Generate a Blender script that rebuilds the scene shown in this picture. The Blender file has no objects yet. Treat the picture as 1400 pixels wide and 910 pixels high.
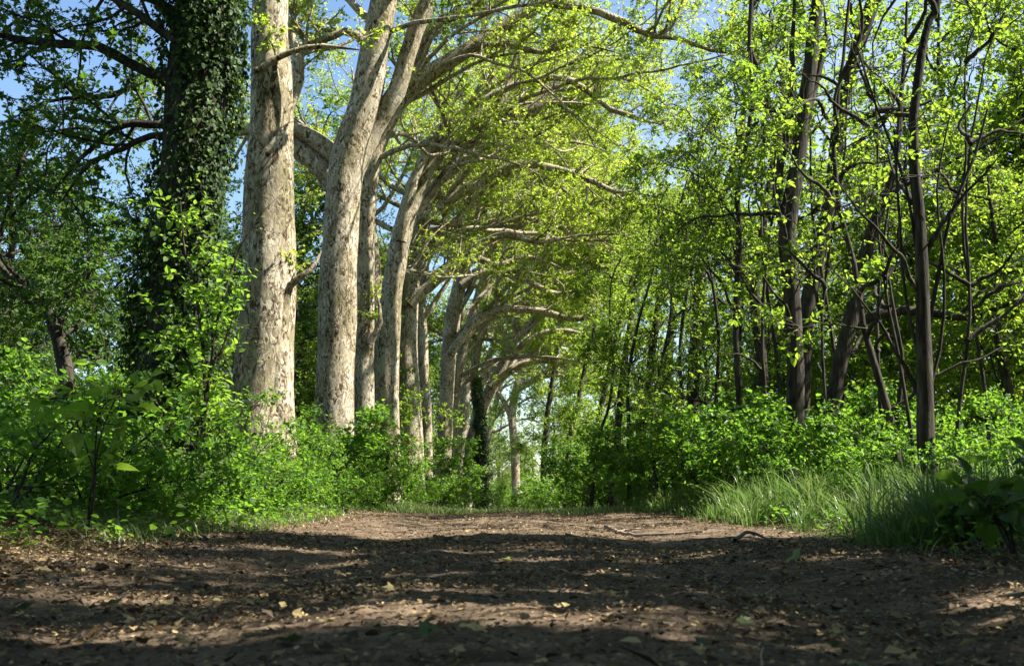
import bpy, math
import numpy as np
from mathutils import Vector

rng = np.random.default_rng(11)
R = math.radians
scene = bpy.context.scene
col = scene.collection

# ------------------------------------------------------------------ camera
CAM_H, FPX, PITCH = 0.36, 1556.0, R(8.05)
cam_d = bpy.data.cameras.new('camera')
cam = bpy.data.objects.new('camera', cam_d)
col.objects.link(cam)
cam.location = (0, 0, CAM_H)
cam.rotation_euler = (R(90) + PITCH, 0, 0)
cam_d.sensor_width = 36
cam_d.lens = 36 * FPX / 1400
cam_d.clip_start, cam_d.clip_end = 0.05, 4000
cam_d.dof.use_dof = True
cam_d.dof.focus_distance = 17
cam_d.dof.aperture_fstop = cam_d.lens / 5.5          # about a 5.5 mm wide opening
scene.camera = cam

# ------------------------------------------------------------------ sky, sun, exposure
SUN_EL, SUN_AZ = R(50), R(92)                       # azimuth clockwise from +Y
SUN = np.array([math.cos(SUN_EL) * math.sin(SUN_AZ), math.cos(SUN_EL) * math.cos(SUN_AZ), math.sin(SUN_EL)])
w = bpy.data.worlds.new('World')
scene.world = w
w.use_nodes = True
nt = w.node_tree
sky = nt.nodes.new('ShaderNodeTexSky')
sky.sky_type = 'NISHITA'
sky.sun_disc = False
sky.sun_elevation = SUN_EL
sky.sun_rotation = SUN_AZ
sky.air_density, sky.dust_density, sky.ozone_density = 1.0, 0.3, 1.2
tcs = nt.nodes.new('ShaderNodeTexCoord'); mps = nt.nodes.new('ShaderNodeMapping'); mps.inputs['Scale'].default_value = (1, 1, 2.6)
nz = nt.nodes.new('ShaderNodeTexNoise'); nz.inputs['Scale'].default_value = 2.4; nz.inputs['Detail'].default_value = 6
crr = nt.nodes.new('ShaderNodeValToRGB')
crr.color_ramp.elements[0].position, crr.color_ramp.elements[0].color = .36, (0, 0, 0, 1)
crr.color_ramp.elements[1].position, crr.color_ramp.elements[1].color = .68, (.75, .75, .75, 1)
mxs = nt.nodes.new('ShaderNodeMix'); mxs.data_type = 'RGBA'; mxs.inputs[7].default_value = (4.6, 4.8, 5.2, 1)
nt.links.new(tcs.outputs['Generated'], mps.inputs[0]); nt.links.new(mps.outputs[0], nz.inputs['Vector']); nt.links.new(nz.outputs['Fac'], crr.inputs[0])
sxy = nt.nodes.new('ShaderNodeSeparateXYZ'); mr = nt.nodes.new('ShaderNodeMapRange'); ml = nt.nodes.new('ShaderNodeMath'); ml.operation = 'MULTIPLY'
mr.inputs[1].default_value, mr.inputs[2].default_value = -.02, .3
mr2 = nt.nodes.new('ShaderNodeMapRange'); ml2 = nt.nodes.new('ShaderNodeMath'); ml2.operation = 'MULTIPLY'
mr2.inputs[1].default_value, mr2.inputs[2].default_value, mr2.inputs[3].default_value, mr2.inputs[4].default_value = .25, .6, 1, 0
nt.links.new(tcs.outputs['Generated'], sxy.inputs[0]); nt.links.new(sxy.outputs[0], mr.inputs[0]); nt.links.new(sxy.outputs[2], mr2.inputs[0])
nt.links.new(mr.outputs[0], ml2.inputs[0]); nt.links.new(mr2.outputs[0], ml2.inputs[1])
nt.links.new(crr.outputs[0], ml.inputs[0]); nt.links.new(ml2.outputs[0], ml.inputs[1]); nt.links.new(ml.outputs[0], mxs.inputs[0]); hs = nt.nodes.new('ShaderNodeHueSaturation'); hs.inputs['Saturation'].default_value = 1.08; hs.inputs['Value'].default_value = 1.12
nt.links.new(sky.outputs[0], hs.inputs['Color']); nt.links.new(hs.outputs[0], mxs.inputs[6]); nt.links.new(mxs.outputs[2], nt.nodes['Background'].inputs[0])
nt.nodes['Background'].inputs[1].default_value = 0.06
sd = bpy.data.lights.new('sun', 'SUN')
sd.energy = 5.0
sd.angle = R(0.5)
sd.color = (1.0, 0.94, 0.84)
so = bpy.data.objects.new('sun', sd)
col.objects.link(so)
so.rotation_euler = Vector(tuple(SUN)).to_track_quat('Z', 'Y').to_euler()
so.location = (30, -10, 40)
vs = scene.view_settings
vs.view_transform, vs.look, vs.gamma, vs.exposure = 'Standard', 'None', 1, 1.88
cy = scene.cycles
cy.max_bounces, cy.diffuse_bounces, cy.glossy_bounces, cy.transmission_bounces = 6, 3, 2, 5
cy.use_denoising = True
cy.caustics_reflective = cy.caustics_refractive = False

# ------------------------------------------------------------------ small maths
def unit(v):
    return v / np.maximum(np.linalg.norm(v, axis=-1, keepdims=True), 1e-9)

_lat = np.random.default_rng(5).random((64, 64)) * 2 - 1
def noise2(x, y, s=1.0, o=3):
    x, y = np.asarray(x, float) * s, np.asarray(y, float) * s
    out, a = 0, 1.0
    for k in range(o):
        xi, yi = np.floor(x).astype(int), np.floor(y).astype(int)
        fx, fy = x - xi, y - yi
        fx, fy = fx * fx * (3 - 2 * fx), fy * fy * (3 - 2 * fy)
        g = lambda i, j: _lat[(xi + i) % 64, (yi + j) % 64]
        out = out + a * ((g(0, 0) * (1 - fx) + g(1, 0) * fx) * (1 - fy) + (g(0, 1) * (1 - fx) + g(1, 1) * fx) * fy)
        x, y, a = x * 2.03 + 7.1, y * 2.03 + 3.7, a * 0.5
    return out

def smooth(a, b, x):
    t = np.clip((np.asarray(x, float) - a) / (b - a), 0, 1)
    return t * t * (3 - 2 * t)

def edge_l(y): return -2.55 - 0.25 * noise2(y, 0 * y, 0.35, 2) - 0.15 * smooth(8, 0, y)
def edge_r(y): return 2.45 + 0.3 * noise2(y, 0 * y + 9, 0.3, 2) + 0.5 * smooth(7, 2, y)

def H(x, y):                                          # height of the land
    x, y = np.asarray(x, float), np.asarray(y, float)
    z = -0.017 * np.maximum(y - 21, 0) - 0.00005 * np.maximum(y - 90, 0) ** 2 * 0
    z = np.maximum(z, -2.2)
    z = z + 0.34 * smooth(2.3, 4.6, -x) + 0.14 * smooth(2.3, 4.0, x)
    z = z - 0.05 * np.exp(-((np.abs(x) - 1.15) / 0.45) ** 2)
    return z + 0.02 * noise2(x, y, 0.6, 2)

def P(px, py, Y):                                     # photograph pixel at a real distance -> point in the place
    dx, dz = (px - 700) / FPX, (455 - py) / FPX
    d = np.array([dx, math.cos(PITCH) - math.sin(PITCH) * dz, math.sin(PITCH) + math.cos(PITCH) * dz])
    return np.array([0, 0, CAM_H]) + d * (Y / d[1])

def G(px, Y, dz=0.0):
    x = (px - 700) / FPX * Y
    return np.array([x, Y, float(H(x, Y)) + dz])

# ------------------------------------------------------------------ where the sun gets through the leaves
GAPS_O, GAPS_R, GAPS_K = [], [], []
def gap(p, r, keep=0.12):
    GAPS_O.append(p); GAPS_R.append(r); GAPS_K.append(keep)
def sun_keep(p, grow_=0.0):                           # p (N,3): True where foliage may grow
    ok = np.ones(len(p), bool)
    if not GAPS_O or len(p) == 0:
        return ok
    b1 = unit(np.cross(SUN, np.array([0, 0, 1.0]))); b2 = np.cross(SUN, b1)
    u, v, t = p @ b1, p @ b2, p @ SUN
    for o, r, k in zip(GAPS_O, GAPS_R, GAPS_K):
        ou, ov, ot = o @ b1, o @ b2, o @ SUN
        i = np.flatnonzero((np.abs(u - ou) < 1.5 * r) & (np.abs(v - ov) < 1.5 * r) & (t - ot > max(.9, r * .9)))
        if len(i) == 0: continue
        d = np.hypot(u[i] - ou, v[i] - ov)
        rr = r * (1 + .35 * noise2(u[i] + o[0], v[i] + o[1], 1.1 / max(r, .3), 2))
        ok[i[(d < rr) & (rng.random(len(i)) > k)]] = False
    return ok

# ------------------------------------------------------------------ mesh building
def build(name, verts, faces, mat, parent=None, smooth_=True, tone=None, loc=None):
    """faces: a list of (n,k) index arrays"""
    me = bpy.data.meshes.new(name)
    verts = np.asarray(verts, np.float32).reshape(-1, 3)
    me.vertices.add(len(verts))
    me.vertices.foreach_set('co', verts.ravel())
    faces = [np.asarray(f, np.int32) for f in faces if len(f)]
    tot = np.concatenate([np.full(len(f), f.shape[1], np.int32) for f in faces])
    idx = np.concatenate([f.ravel() for f in faces])
    me.loops.add(len(idx))
    me.loops.foreach_set('vertex_index', idx)
    me.polygons.add(len(tot))
    st = np.zeros(len(tot), np.int32); st[1:] = np.cumsum(tot)[:-1]
    me.polygons.foreach_set('loop_start', st)
    me.polygons.foreach_set('use_smooth', np.full(len(tot), smooth_, bool))
    if tone is not None:
        a = me.attributes.new('tone', 'FLOAT', 'FACE')
        a.data.foreach_set('value', np.asarray(tone, np.float32))
    me.update(calc_edges=True)
    me.materials.append(mat)
    o = bpy.data.objects.new(name, me)
    col.objects.link(o)
    if parent is not None: o.parent = parent
    if loc is not None: o.location = loc
    return o

def thing(name, label, cat, loc, group=None, rz=0, sc=1):
    o = bpy.data.objects.new(name, None)
    col.objects.link(o)
    o.location = tuple(float(v) for v in loc); o.rotation_euler = (0, 0, rz); o.scale = (sc, sc, sc)
    o.empty_display_size = 0.3
    o['label'] = label; o['category'] = cat
    if group: o['group'] = group
    return o

def tag(o, label=None, cat=None, group=None, kind=None):
    for k, v in (('label', label), ('category', cat), ('group', group), ('kind', kind)):
        if v: o[k] = v
    return o

def dup(root, loc, rz, sc, label, group=None):
    r = root.copy(); col.objects.link(r)
    r.location = tuple(float(v) for v in loc); r.rotation_euler = (0, 0, rz); r.scale = (sc, sc, sc)
    r['label'] = label
    if group: r['group'] = group
    elif 'group' in r: del r['group']
    for ch in root.children:
        c = ch.copy(); col.objects.link(c); c.parent = r
    return r

class Wood:
    def __init__(s): s.v, s.q, s.n = [], [], 0
    def tubes(s, Pt, Rd, sides, lump=0.0):            # Pt (N,K,3), Rd (N,K)
        if len(Pt) == 0: return
        N, K, _ = Pt.shape
        T = np.empty_like(Pt)
        T[:, 1:-1] = Pt[:, 2:] - Pt[:, :-2]; T[:, 0] = Pt[:, 1] - Pt[:, 0]; T[:, -1] = Pt[:, -1] - Pt[:, -2]
        T = unit(T)
        av = unit(T.mean(1))
        ref = np.where(np.abs(av[:, 2:3]) > 0.8, np.array([[1.0, 0.13, 0]]), np.array([[0.02, 0.1, 1.0]]))[:, None, :]
        U = unit(ref - (ref * T).sum(-1, keepdims=True) * T)
        V = np.cross(T, U)
        a = np.arange(sides) * 2 * math.pi / sides
        rad = np.repeat(Rd[:, :, None], sides, 2)
        if lump:
            for n in range(N):
                L = np.concatenate([[0], np.cumsum(np.linalg.norm(np.diff(Pt[n], axis=0), axis=1))])
                aa, ll = np.meshgrid(a, L)
                nz = noise2(np.cos(aa) * 1.1 + 11 + n * 3, ll * 0.7 + np.sin(aa) * 1.1, 1.1, 3)
                rad[n] *= 1 + lump * nz
        X = Pt[:, :, None, :] + rad[..., None] * (np.cos(a)[None, None, :, None] * U[:, :, None, :] + np.sin(a)[None, None, :, None] * V[:, :, None, :])
        i = np.arange(N * K * sides).reshape(N, K, sides) + s.n
        A, B = i[:, :-1], i[:, 1:]
        q = np.stack([A, np.roll(A, -1, 2), np.roll(B, -1, 2), B], -1).reshape(-1, 4)
        s.v.append(X.reshape(-1, 3)); s.q.append(q); s.n += N * K * sides
    def build(s, name, mat, parent, off):
        if not s.v: return None
        return build(name, np.concatenate(s.v) - off, [np.concatenate(s.q)], mat, parent)

# leaf outlines: width x, length y, lift z; faces as index lists
LEAF = {
    'ovate': (np.array([[0, 0, 0], [.27, .3, .07], [.24, .66, .05], [0, 1, -.08], [-.24, .66, .05], [-.27, .3, .07]]), [[0, 1, 2, 3], [0, 3, 4, 5]]),
    'round': (np.array([[0, 0, 0], [.36, .22, .08], [.38, .6, .06], [0, 1, -.1], [-.38, .6, .06], [-.36, .22, .08]]), [[0, 1, 2, 3], [0, 3, 4, 5]]),
    'lobed': (np.array([[0, 0, 0], [.22, .1, .04], [.55, .5, .1], [.2, .52, .03], [0, 1.0, -.1], [-.2, .52, .03], [-.55, .5, .1], [-.22, .1, .04]]),
              [[0, 1, 2, 3], [0, 3, 4, 5], [0, 5, 6, 7]]),
    'broad': (np.array([[0, 0, 0], [.2, .1, .06], [.36, .32, .1], [.3, .62, .06], [.13, .88, -.02], [0, 1.08, -.14], [-.13, .88, -.02], [-.3, .62, .06], [-.36, .32, .1], [-.2, .1, .06], [0, .3, .0], [0, .62, -.01]]),
              [[0, 1, 2, 10], [10, 2, 3, 11], [11, 3, 4, 5], [0, 10, 8, 9], [10, 11, 7, 8], [11, 5, 6, 7]]),
    'narrow': (np.array([[0, 0, 0], [.16, .4, .04], [0, 1, -.06], [-.16, .4, .04]]), [[0, 1, 2], [0, 2, 3]]),
    'bit': (np.array([[0, 0, 0], [.4, .35, .12], [.1, 1, .02], [-.35, .55, .1]]), [[0, 1, 2], [0, 2, 3]]),
}
class Leaves:
    def __init__(s): s.v, s.f, s.t, s.n = [], [], [], 0
    def add(s, kind, c, axis, nrm, size, tone):
        if len(c) == 0: return
        tv, tf = LEAF[kind]
        nrm = unit(nrm)
        ax = unit(axis - (axis * nrm).sum(-1, keepdims=True) * nrm)
        sd = np.cross(ax, nrm)
        size = np.asarray(size)[:, None, None]
        X = c[:, None, :] + size * (tv[None, :, 0:1] * sd[:, None, :] + tv[None, :, 1:2] * ax[:, None, :] + tv[None, :, 2:3] * nrm[:, None, :])
        base = (np.arange(len(c)) * len(tv))[:, None, None] + s.n
        f = base + np.array(tf)[None]
        s.v.append(X.reshape(-1, 3)); s.f.append(f.reshape(-1, f.shape[-1])); s.t.append(np.repeat(tone, len(tf)))
        s.n += X.shape[0] * X.shape[1]
    def build(s, name, mat, parent, off):
        by = {}
        tn = {}
        for f, t in zip(s.f, s.t):
            by.setdefault(f.shape[1], []).append(f); tn.setdefault(f.shape[1], []).append(t)
        ks = list(by)
        return build(name, np.concatenate(s.v) - off, [np.concatenate(by[k]) for k in ks], mat, parent, False,
                     np.concatenate([np.concatenate(tn[k]) for k in ks]))

def resample(pts, rads, step, wig=0.0):
    pts, rads = np.asarray(pts, float), np.asarray(rads, float)
    n = len(pts)
    if n == 2:
        pts = np.array([pts[0], pts.mean(0), pts[1]]); rads = np.array([rads[0], rads.mean(), rads[1]]); n = 3
    ext = np.vstack([2 * pts[0] - pts[1], pts, 2 * pts[-1] - pts[-2]])
    out, ro = [], []
    for i in range(n - 1):
        p0, p1, p2, p3 = ext[i:i + 4]
        m = max(2, int(np.linalg.norm(p2 - p1) / step))
        t = (np.arange(m) / m)[:, None]
        out.append(0.5 * (2 * p1 + (p2 - p0) * t + (2 * p0 - 5 * p1 + 4 * p2 - p3) * t ** 2 + (3 * p1 - p0 - 3 * p2 + p3) * t ** 3))
        ro.append(rads[i] + (rads[i + 1] - rads[i]) * t[:, 0])
    out.append(pts[-1:]); ro.append(rads[-1:])
    p, r = np.vstack(out), np.concatenate(ro)
    if wig:
        g = rng.normal(size=p.shape) * wig
        g[1:-1] = (g[:-2] + g[1:-1] + g[2:]) / 2
        g[0] = 0
        p = p + g
    return p, r

def grow(P0, D0, L, K, wig, bias):
    N = len(P0)
    out = np.empty((N, K, 3)); out[:, 0] = P0
    D = unit(D0)
    for k in range(1, K):
        D = unit(D + rng.normal(size=(N, 3)) * wig + bias)
        out[:, k] = out[:, k - 1] + D * (L / (K - 1))[:, None]
    return out

def spawn(Pp, per, t0, ang, t1=1.0):
    """per children on every parent polyline: start points, directions, position along the parent, parent index"""
    N, K, _ = Pp.shape
    pi = np.repeat(np.arange(N), per)
    t = rng.uniform(t0, t1, N * per)
    f = t * (K - 1) * 0.9999
    i = f.astype(int); fr = (f - i)[:, None]
    a, b = Pp[pi, i], Pp[pi, np.minimum(i + 1, K - 1)]
    d = unit(b - a)
    rnd = rng.normal(size=d.shape)
    perp = unit(rnd - (rnd * d).sum(-1, keepdims=True) * d)
    th = rng.normal(ang, 0.22, N * per)[:, None]
    return a + (b - a) * fr, d * np.cos(th) + perp * np.sin(th), t, pi

def leafy(lv, tw, n, size, kind, droop, up, spread=0.5, tone0=None, lo=0.15):
    """n leaves on every twig polyline tw (N,K,3)"""
    if len(tw) == 0: return
    p, d, t, pi = spawn(tw, n, lo, 1.0)
    kp = sun_keep(p)
    p, d, t, pi = p[kp], d[kp], t[kp], pi[kp]
    sz = size * np.clip(rng.lognormal(-.13, .34, len(p)), .35, 1.7)
    ax = d + np.array([0, 0, -droop]) + rng.normal(size=d.shape) * spread
    nr = np.array([0, 0, up]) + rng.normal(size=d.shape) * 0.55
    tb = rng.random(len(tw)) if tone0 is None else tone0
    tone = np.clip(tb[pi] * 0.6 + 0.4 * rng.random(len(p)), 0, 1)
    lv.add(kind, p + unit(ax) * sz[:, None] * 0.3, ax, nr, sz, tone)

def foliate(wd, lv, limb, lr, spec):
    """side branches and leafy twigs along one limb (K,3), radii (K,)"""
    S = dict(per_m=2.0, len1=(1.0, 2.6), tw=7, twlen=(.25, .75), n=9, size=.085, kind='lobed', droop=.35, up=.7, t0=.2, ang=.95, bias=(0, 0, .03), rmax=.03, bare=.12, upw=0, lo=.15)
    S.update(spec)
    L = np.linalg.norm(np.diff(limb, axis=0), axis=1).sum()
    n1 = max(2, int(L * S['per_m']))
    p, d, t, _ = spawn(limb[None], n1, S['t0'], S['ang'])
    L1 = rng.uniform(*S['len1'], n1) * (1.15 - 0.5 * t) * min(1.0, 0.45 + L / 6)
    if S['upw']:
        f = rng.random(n1) < S['upw']
        d[f, 2] = np.abs(d[f, 2]) + .25
    b1 = grow(p, d, L1, 6, .24, np.array(S['bias']))
    kp = sun_keep(b1[:, 2]) & sun_keep(b1[:, 4])
    b1, t, L1 = b1[kp], t[kp], L1[kp]; n1 = len(b1)
    if n1 == 0: return
    rr = np.interp(t * (len(lr) - 1), np.arange(len(lr)), lr)
    r0 = np.minimum(rr * 0.55, S['rmax'] * (0.4 + L1 / 3))
    wd.tubes(b1, r0[:, None] * np.linspace(1, .25, 6)[None], 5)
    allp = np.concatenate([b1, ])
    p, d, t, pi = spawn(allp, S['tw'], S['bare'], .85)
    # leafy ends of the limb itself
    keep = sun_keep(p)
    p, d, pi = p[keep], d[keep], pi[keep]
    tl = rng.uniform(*S['twlen'], len(p))
    tw = grow(p, d, tl, 4, .22, np.array([0, 0, -.05]))
    wd.tubes(tw, np.full((len(tw), 1), .0045) * np.linspace(1, .5, 4)[None] * (1 + tl[:, None]), 3)
    tone0 = rng.random(n1)[pi] * .6 + rng.random(len(tw)) * .4
    leafy(lv, tw, S['n'], S['size'], S['kind'], S['droop'], S['up'], tone0=tone0, lo=S['lo'])

# ------------------------------------------------------------------ materials
def nodes_mat(name):
    m = bpy.data.materials.new(name)
    m.use_nodes = True
    t = m.node_tree
    for n in list(t.nodes):
        if n.type != 'OUTPUT_MATERIAL': t.nodes.remove(n)
    return m, t, next(n for n in t.nodes if n.type == 'OUTPUT_MATERIAL')
def ramp(t, src, stops):
    r = t.nodes.new('ShaderNodeValToRGB')
    e = r.color_ramp.elements
    while len(e) < len(stops): e.new(0.5)
    for k, (p, c) in enumerate(stops):
        e[k].position = p; e[k].color = (*c, 1)
    t.links.new(src, r.inputs[0])
    return r.outputs[0]
def noise(t, scale, detail=4, rough=.6, stretch=(1, 1, 1), dist=0.0, vary=False):
    tc = t.nodes.new('ShaderNodeTexCoord'); mp = t.nodes.new('ShaderNodeMapping'); n = t.nodes.new('ShaderNodeTexNoise')
    mp.inputs['Scale'].default_value = stretch
    if vary:
        oi = t.nodes.new('ShaderNodeObjectInfo'); ml = t.nodes.new('ShaderNodeMath'); ml.operation = 'MULTIPLY'; ml.inputs[1].default_value = 37
        t.links.new(oi.outputs['Random'], ml.inputs[0]); t.links.new(ml.outputs[0], mp.inputs['Location'])
    t.links.new(tc.outputs['Object'], mp.inputs[0]); t.links.new(mp.outputs[0], n.inputs['Vector'])
    n.inputs['Scale'].default_value = scale; n.inputs['Detail'].default_value = detail; n.inputs['Roughness'].default_value = rough
    n.inputs['Distortion'].default_value = dist
    return n.outputs['Fac']
def mixc(t, fac, a, b, mode='MIX'):
    m = t.nodes.new('ShaderNodeMix'); m.data_type = 'RGBA'; m.blend_type = mode
    for s, v in ((m.inputs[0], fac), (m.inputs[6], a), (m.inputs[7], b)):
        if isinstance(v, (int, float)): s.default_value = v
        elif isinstance(v, tuple): s.default_value = (*v, 1)
        else: t.links.new(v, s)
    return m.outputs[2]

def leaf_mat(name, dark, mid, light, tdark, tlight, trans=.5, rough=.45, spec=.3):
    m, t, out = nodes_mat(name)
    at = t.nodes.new('ShaderNodeAttribute'); at.attribute_name = 'tone'
    c = ramp(t, at.outputs['Fac'], [(0, dark), (.55, mid), (1, light)])
    ct = ramp(t, at.outputs['Fac'], [(0, tdark), (1, tlight)])
    b = t.nodes.new('ShaderNodeBsdfPrincipled')
    b.inputs['Roughness'].default_value = rough
    b.inputs['Specular IOR Level'].default_value = spec
    tr = t.nodes.new('ShaderNodeBsdfTranslucent')
    mx = t.nodes.new('ShaderNodeMixShader'); mx.inputs[0].default_value = trans
    t.links.new(c, b.inputs['Base Color']); t.links.new(ct, tr.inputs[0])
    t.links.new(b.outputs[0], mx.inputs[1]); t.links.new(tr.outputs[0], mx.inputs[2]); t.links.new(mx.outputs[0], out.inputs[0])
    return m

def bark_mat(name, kind):
    m, t, out = nodes_mat(name)
    b = t.nodes.new('ShaderNodeBsdfPrincipled')
    b.inputs['Roughness'].default_value = .85; b.inputs['Specular IOR Level'].default_value = .2
    if kind == 'plane':                               # flaking plane bark: cream, grey-olive and brown plates
        n1 = noise(t, 4.6, 5, .65, (1, 1, .5), .9, True)
        n2 = noise(t, 15, 6, .72, (1, 1, .5), 1.1, True)
        n3 = noise(t, 1.7, 4, .6, (1, 1, .5), .7, True)
        c1 = ramp(t, n2, [(.41, (.04, .027, .015)), (.46, (.12, .09, .055)), (.51, (.25, .205, .14)), (.56, (.55, .50, .38))])
        f = ramp(t, n1, [(.46, (.0, .0, .0)), (.57, (.85, .85, .85))])
        c2 = mixc(t, f, c1, mixc(t, n2, (.135, .11, .07), (.57, .52, .395)))
        stain = ramp(t, n3, [(.36, (.40, .39, .24)), (.46, (.75, .70, .60)), (.6, (1, 1, 1))])
        c = mixc(t, .8, c2, stain, 'MULTIPLY')
        h, st, di = n2, .8, .03
    else:
        n2 = noise(t, 14, 5, .65, (1, 1, .16), .6)
        n3 = noise(t, 2.2, 3, .6)
        c1 = ramp(t, n2, [(.35, (.012, .010, .008)), (.52, (.04, .033, .025)), (.68, (.095, .082, .064))])
        moss = ramp(t, n3, [(.55, (0, 0, 0)), (.72, (.6, .6, .6))])
        c = mixc(t, moss, c1, (.07, .085, .03))
        h, st, di = n2, .8, .025
    bp = t.nodes.new('ShaderNodeBump'); bp.inputs['Strength'].default_value = st; bp.inputs['Distance'].default_value = di
    t.links.new(h, bp.inputs['Height']); t.links.new(bp.outputs[0], b.inputs['Normal'])
    t.links.new(c, b.inputs['Base Color']); t.links.new(b.outputs[0], out.inputs[0])
    return m

def soil_mat(name, a, b_, c_, s1, s2):
    m, t, out = nodes_mat(name)
    b = t.nodes.new('ShaderNodeBsdfPrincipled')
    b.inputs['Roughness'].default_value = .95; b.inputs['Specular IOR Level'].default_value = .15
    n1, n2 = noise(t, s1, 6, .65), noise(t, s2, 5, .7)
    c = mixc(t, ramp(t, n1, [(.38, (0, 0, 0)), (.62, (1, 1, 1))]), a, b_)
    c = mixc(t, ramp(t, n2, [(.5, (0, 0, 0)), (.68, (1, 1, 1))]), c, c_)
    bp = t.nodes.new('ShaderNodeBump'); bp.inputs['Strength'].default_value = .9; bp.inputs['Distance'].default_value = .02
    t.links.new(n2, bp.inputs['Height']); t.links.new(bp.outputs[0], b.inputs['Normal'])
    t.links.new(c, b.inputs['Base Color']); t.links.new(b.outputs[0], out.inputs[0])
    return m

def tone_mat(name, stops, rough=.8, trans=0.0):
    m, t, out = nodes_mat(name)
    at = t.nodes.new('ShaderNodeAttribute'); at.attribute_name = 'tone'
    c = ramp(t, at.outputs['Fac'], stops)
    b = t.nodes.new('ShaderNodeBsdfPrincipled'); b.inputs['Roughness'].default_value = rough
    b.inputs['Specular IOR Level'].default_value = .3
    t.links.new(c, b.inputs['Base Color'])
    if trans:
        tr = t.nodes.new('ShaderNodeBsdfTranslucent'); mx = t.nodes.new('ShaderNodeMixShader'); mx.inputs[0].default_value = trans
        t.links.new(c, tr.inputs[0]); t.links.new(b.outputs[0], mx.inputs[1]); t.links.new(tr.outputs[0], mx.inputs[2]); t.links.new(mx.outputs[0], out.inputs[0])
    else:
        t.links.new(b.outputs[0], out.inputs[0])
    return m

M_PLANE_LEAF = leaf_mat('plane_leaf', (.085, .125, .018), (.125, .16, .024), (.19, .20, .035), (.34, .54, .03), (.56, .66, .07), .6)
M_WOOD_LEAF = leaf_mat('woodland_leaf', (.035, .085, .012), (.055, .12, .016), (.09, .155, .022), (.19, .37, .02), (.42, .54, .05), .58)
M_SHRUB_LEAF = leaf_mat('shrub_leaf', (.035, .085, .016), (.05, .115, .02), (.085, .15, .025), (.15, .36, .02), (.30, .5, .04), .5)
M_DARK_LEAF = leaf_mat('dark_leaf', (.03, .065, .014), (.045, .095, .018), (.075, .125, .022), (.09, .22, .018), (.2, .34, .03), .42)
M_IVY_LEAF = leaf_mat('ivy_leaf', (.012, .026, .007), (.024, .056, .012), (.085, .14, .03), (.03, .08, .01), (.12, .2, .03), .22, .55, .16)
M_GRASS = leaf_mat('grass_blade', (.045, .10, .02), (.075, .14, .03), (.24, .25, .11), (.10, .24, .03), (.32, .38, .12), .4, .35)
M_PLANE_BARK = bark_mat('plane_bark', 'plane')
M_BARK = bark_mat('dark_bark', 'rough')
M_SOIL = soil_mat('path_soil', (.07, .048, .030), (.185, .135, .092), (.028, .019, .012), 3.5, 38)
M_FLOOR = soil_mat('woodland_floor', (.05, .048, .022), (.075, .085, .026), (.035, .028, .018), 1.2, 14)
M_LITTER = tone_mat('dead_leaf', [(0, (.022, .014, .008)), (.3, (.10, .062, .034)), (.65, (.29, .21, .10)), (1, (.42, .34, .15))], .75, .12)
M_GREENFALL = tone_mat('fallen_green_leaf', [(0, (.05, .085, .025)), (.7, (.10, .14, .05)), (1, (.45, .48, .06))], .5, .3)
M_STICK = tone_mat('dry_stick', [(0, (.10, .075, .055)), (1, (.26, .21, .16))])

# ------------------------------------------------------------------ sunlit openings (what the photograph shows in sun)
for px, py, Y, r in [(385, 120, 19, .55), (372, 250, 19, .45), (380, 330, 19, .4), (392, 420, 19, .45), (392, 520, 19, .5), (385, 590, 19, .45),
                     (470, 480, 27, .6), (470, 400, 27, .6), (475, 300, 27, .6), (480, 210, 27, .7), (505, 130, 27, .7), (530, 30, 27, .7),
                     (500, 430, 32, .6), (505, 560, 32, .6), (535, 500, 38, .7), (535, 600, 38, .7), (550, 320, 38, .6),
                     (565, 560, 48, .8), (585, 600, 56, .9), (612, 520, 65, 1), (640, 180, 38, .7), (690, 60, 32, .6),
                     (290, 350, 12.4, 1.2), (275, 460, 12.4, 1.0), (290, 150, 14, .7), (290, 250, 14, .6),
                     (330, 640, 14, .7), (390, 560, 16, .6), (430, 650, 18, .9), (300, 690, 12, .5), (250, 620, 13, .6), (120, 540, 10, .6),
                     (553, 310, 38, .9), (540, 400, 38, .8), (557, 460, 47, 1), (562, 620, 47, 1), (575, 480, 55, 1), (612, 600, 64, 1.1), (620, 430, 64, 1.1), (650, 590, 76, 1.2), (680, 520, 76, 1.1), (600, 206, 38, .7), (500, 350, 32, .6), (365, 480, 19, .5), (367, 160, 19, .5)]:
    gap(P(px, py, Y), r, .1 if px > 500 or Y < 18 else .22)
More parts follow.
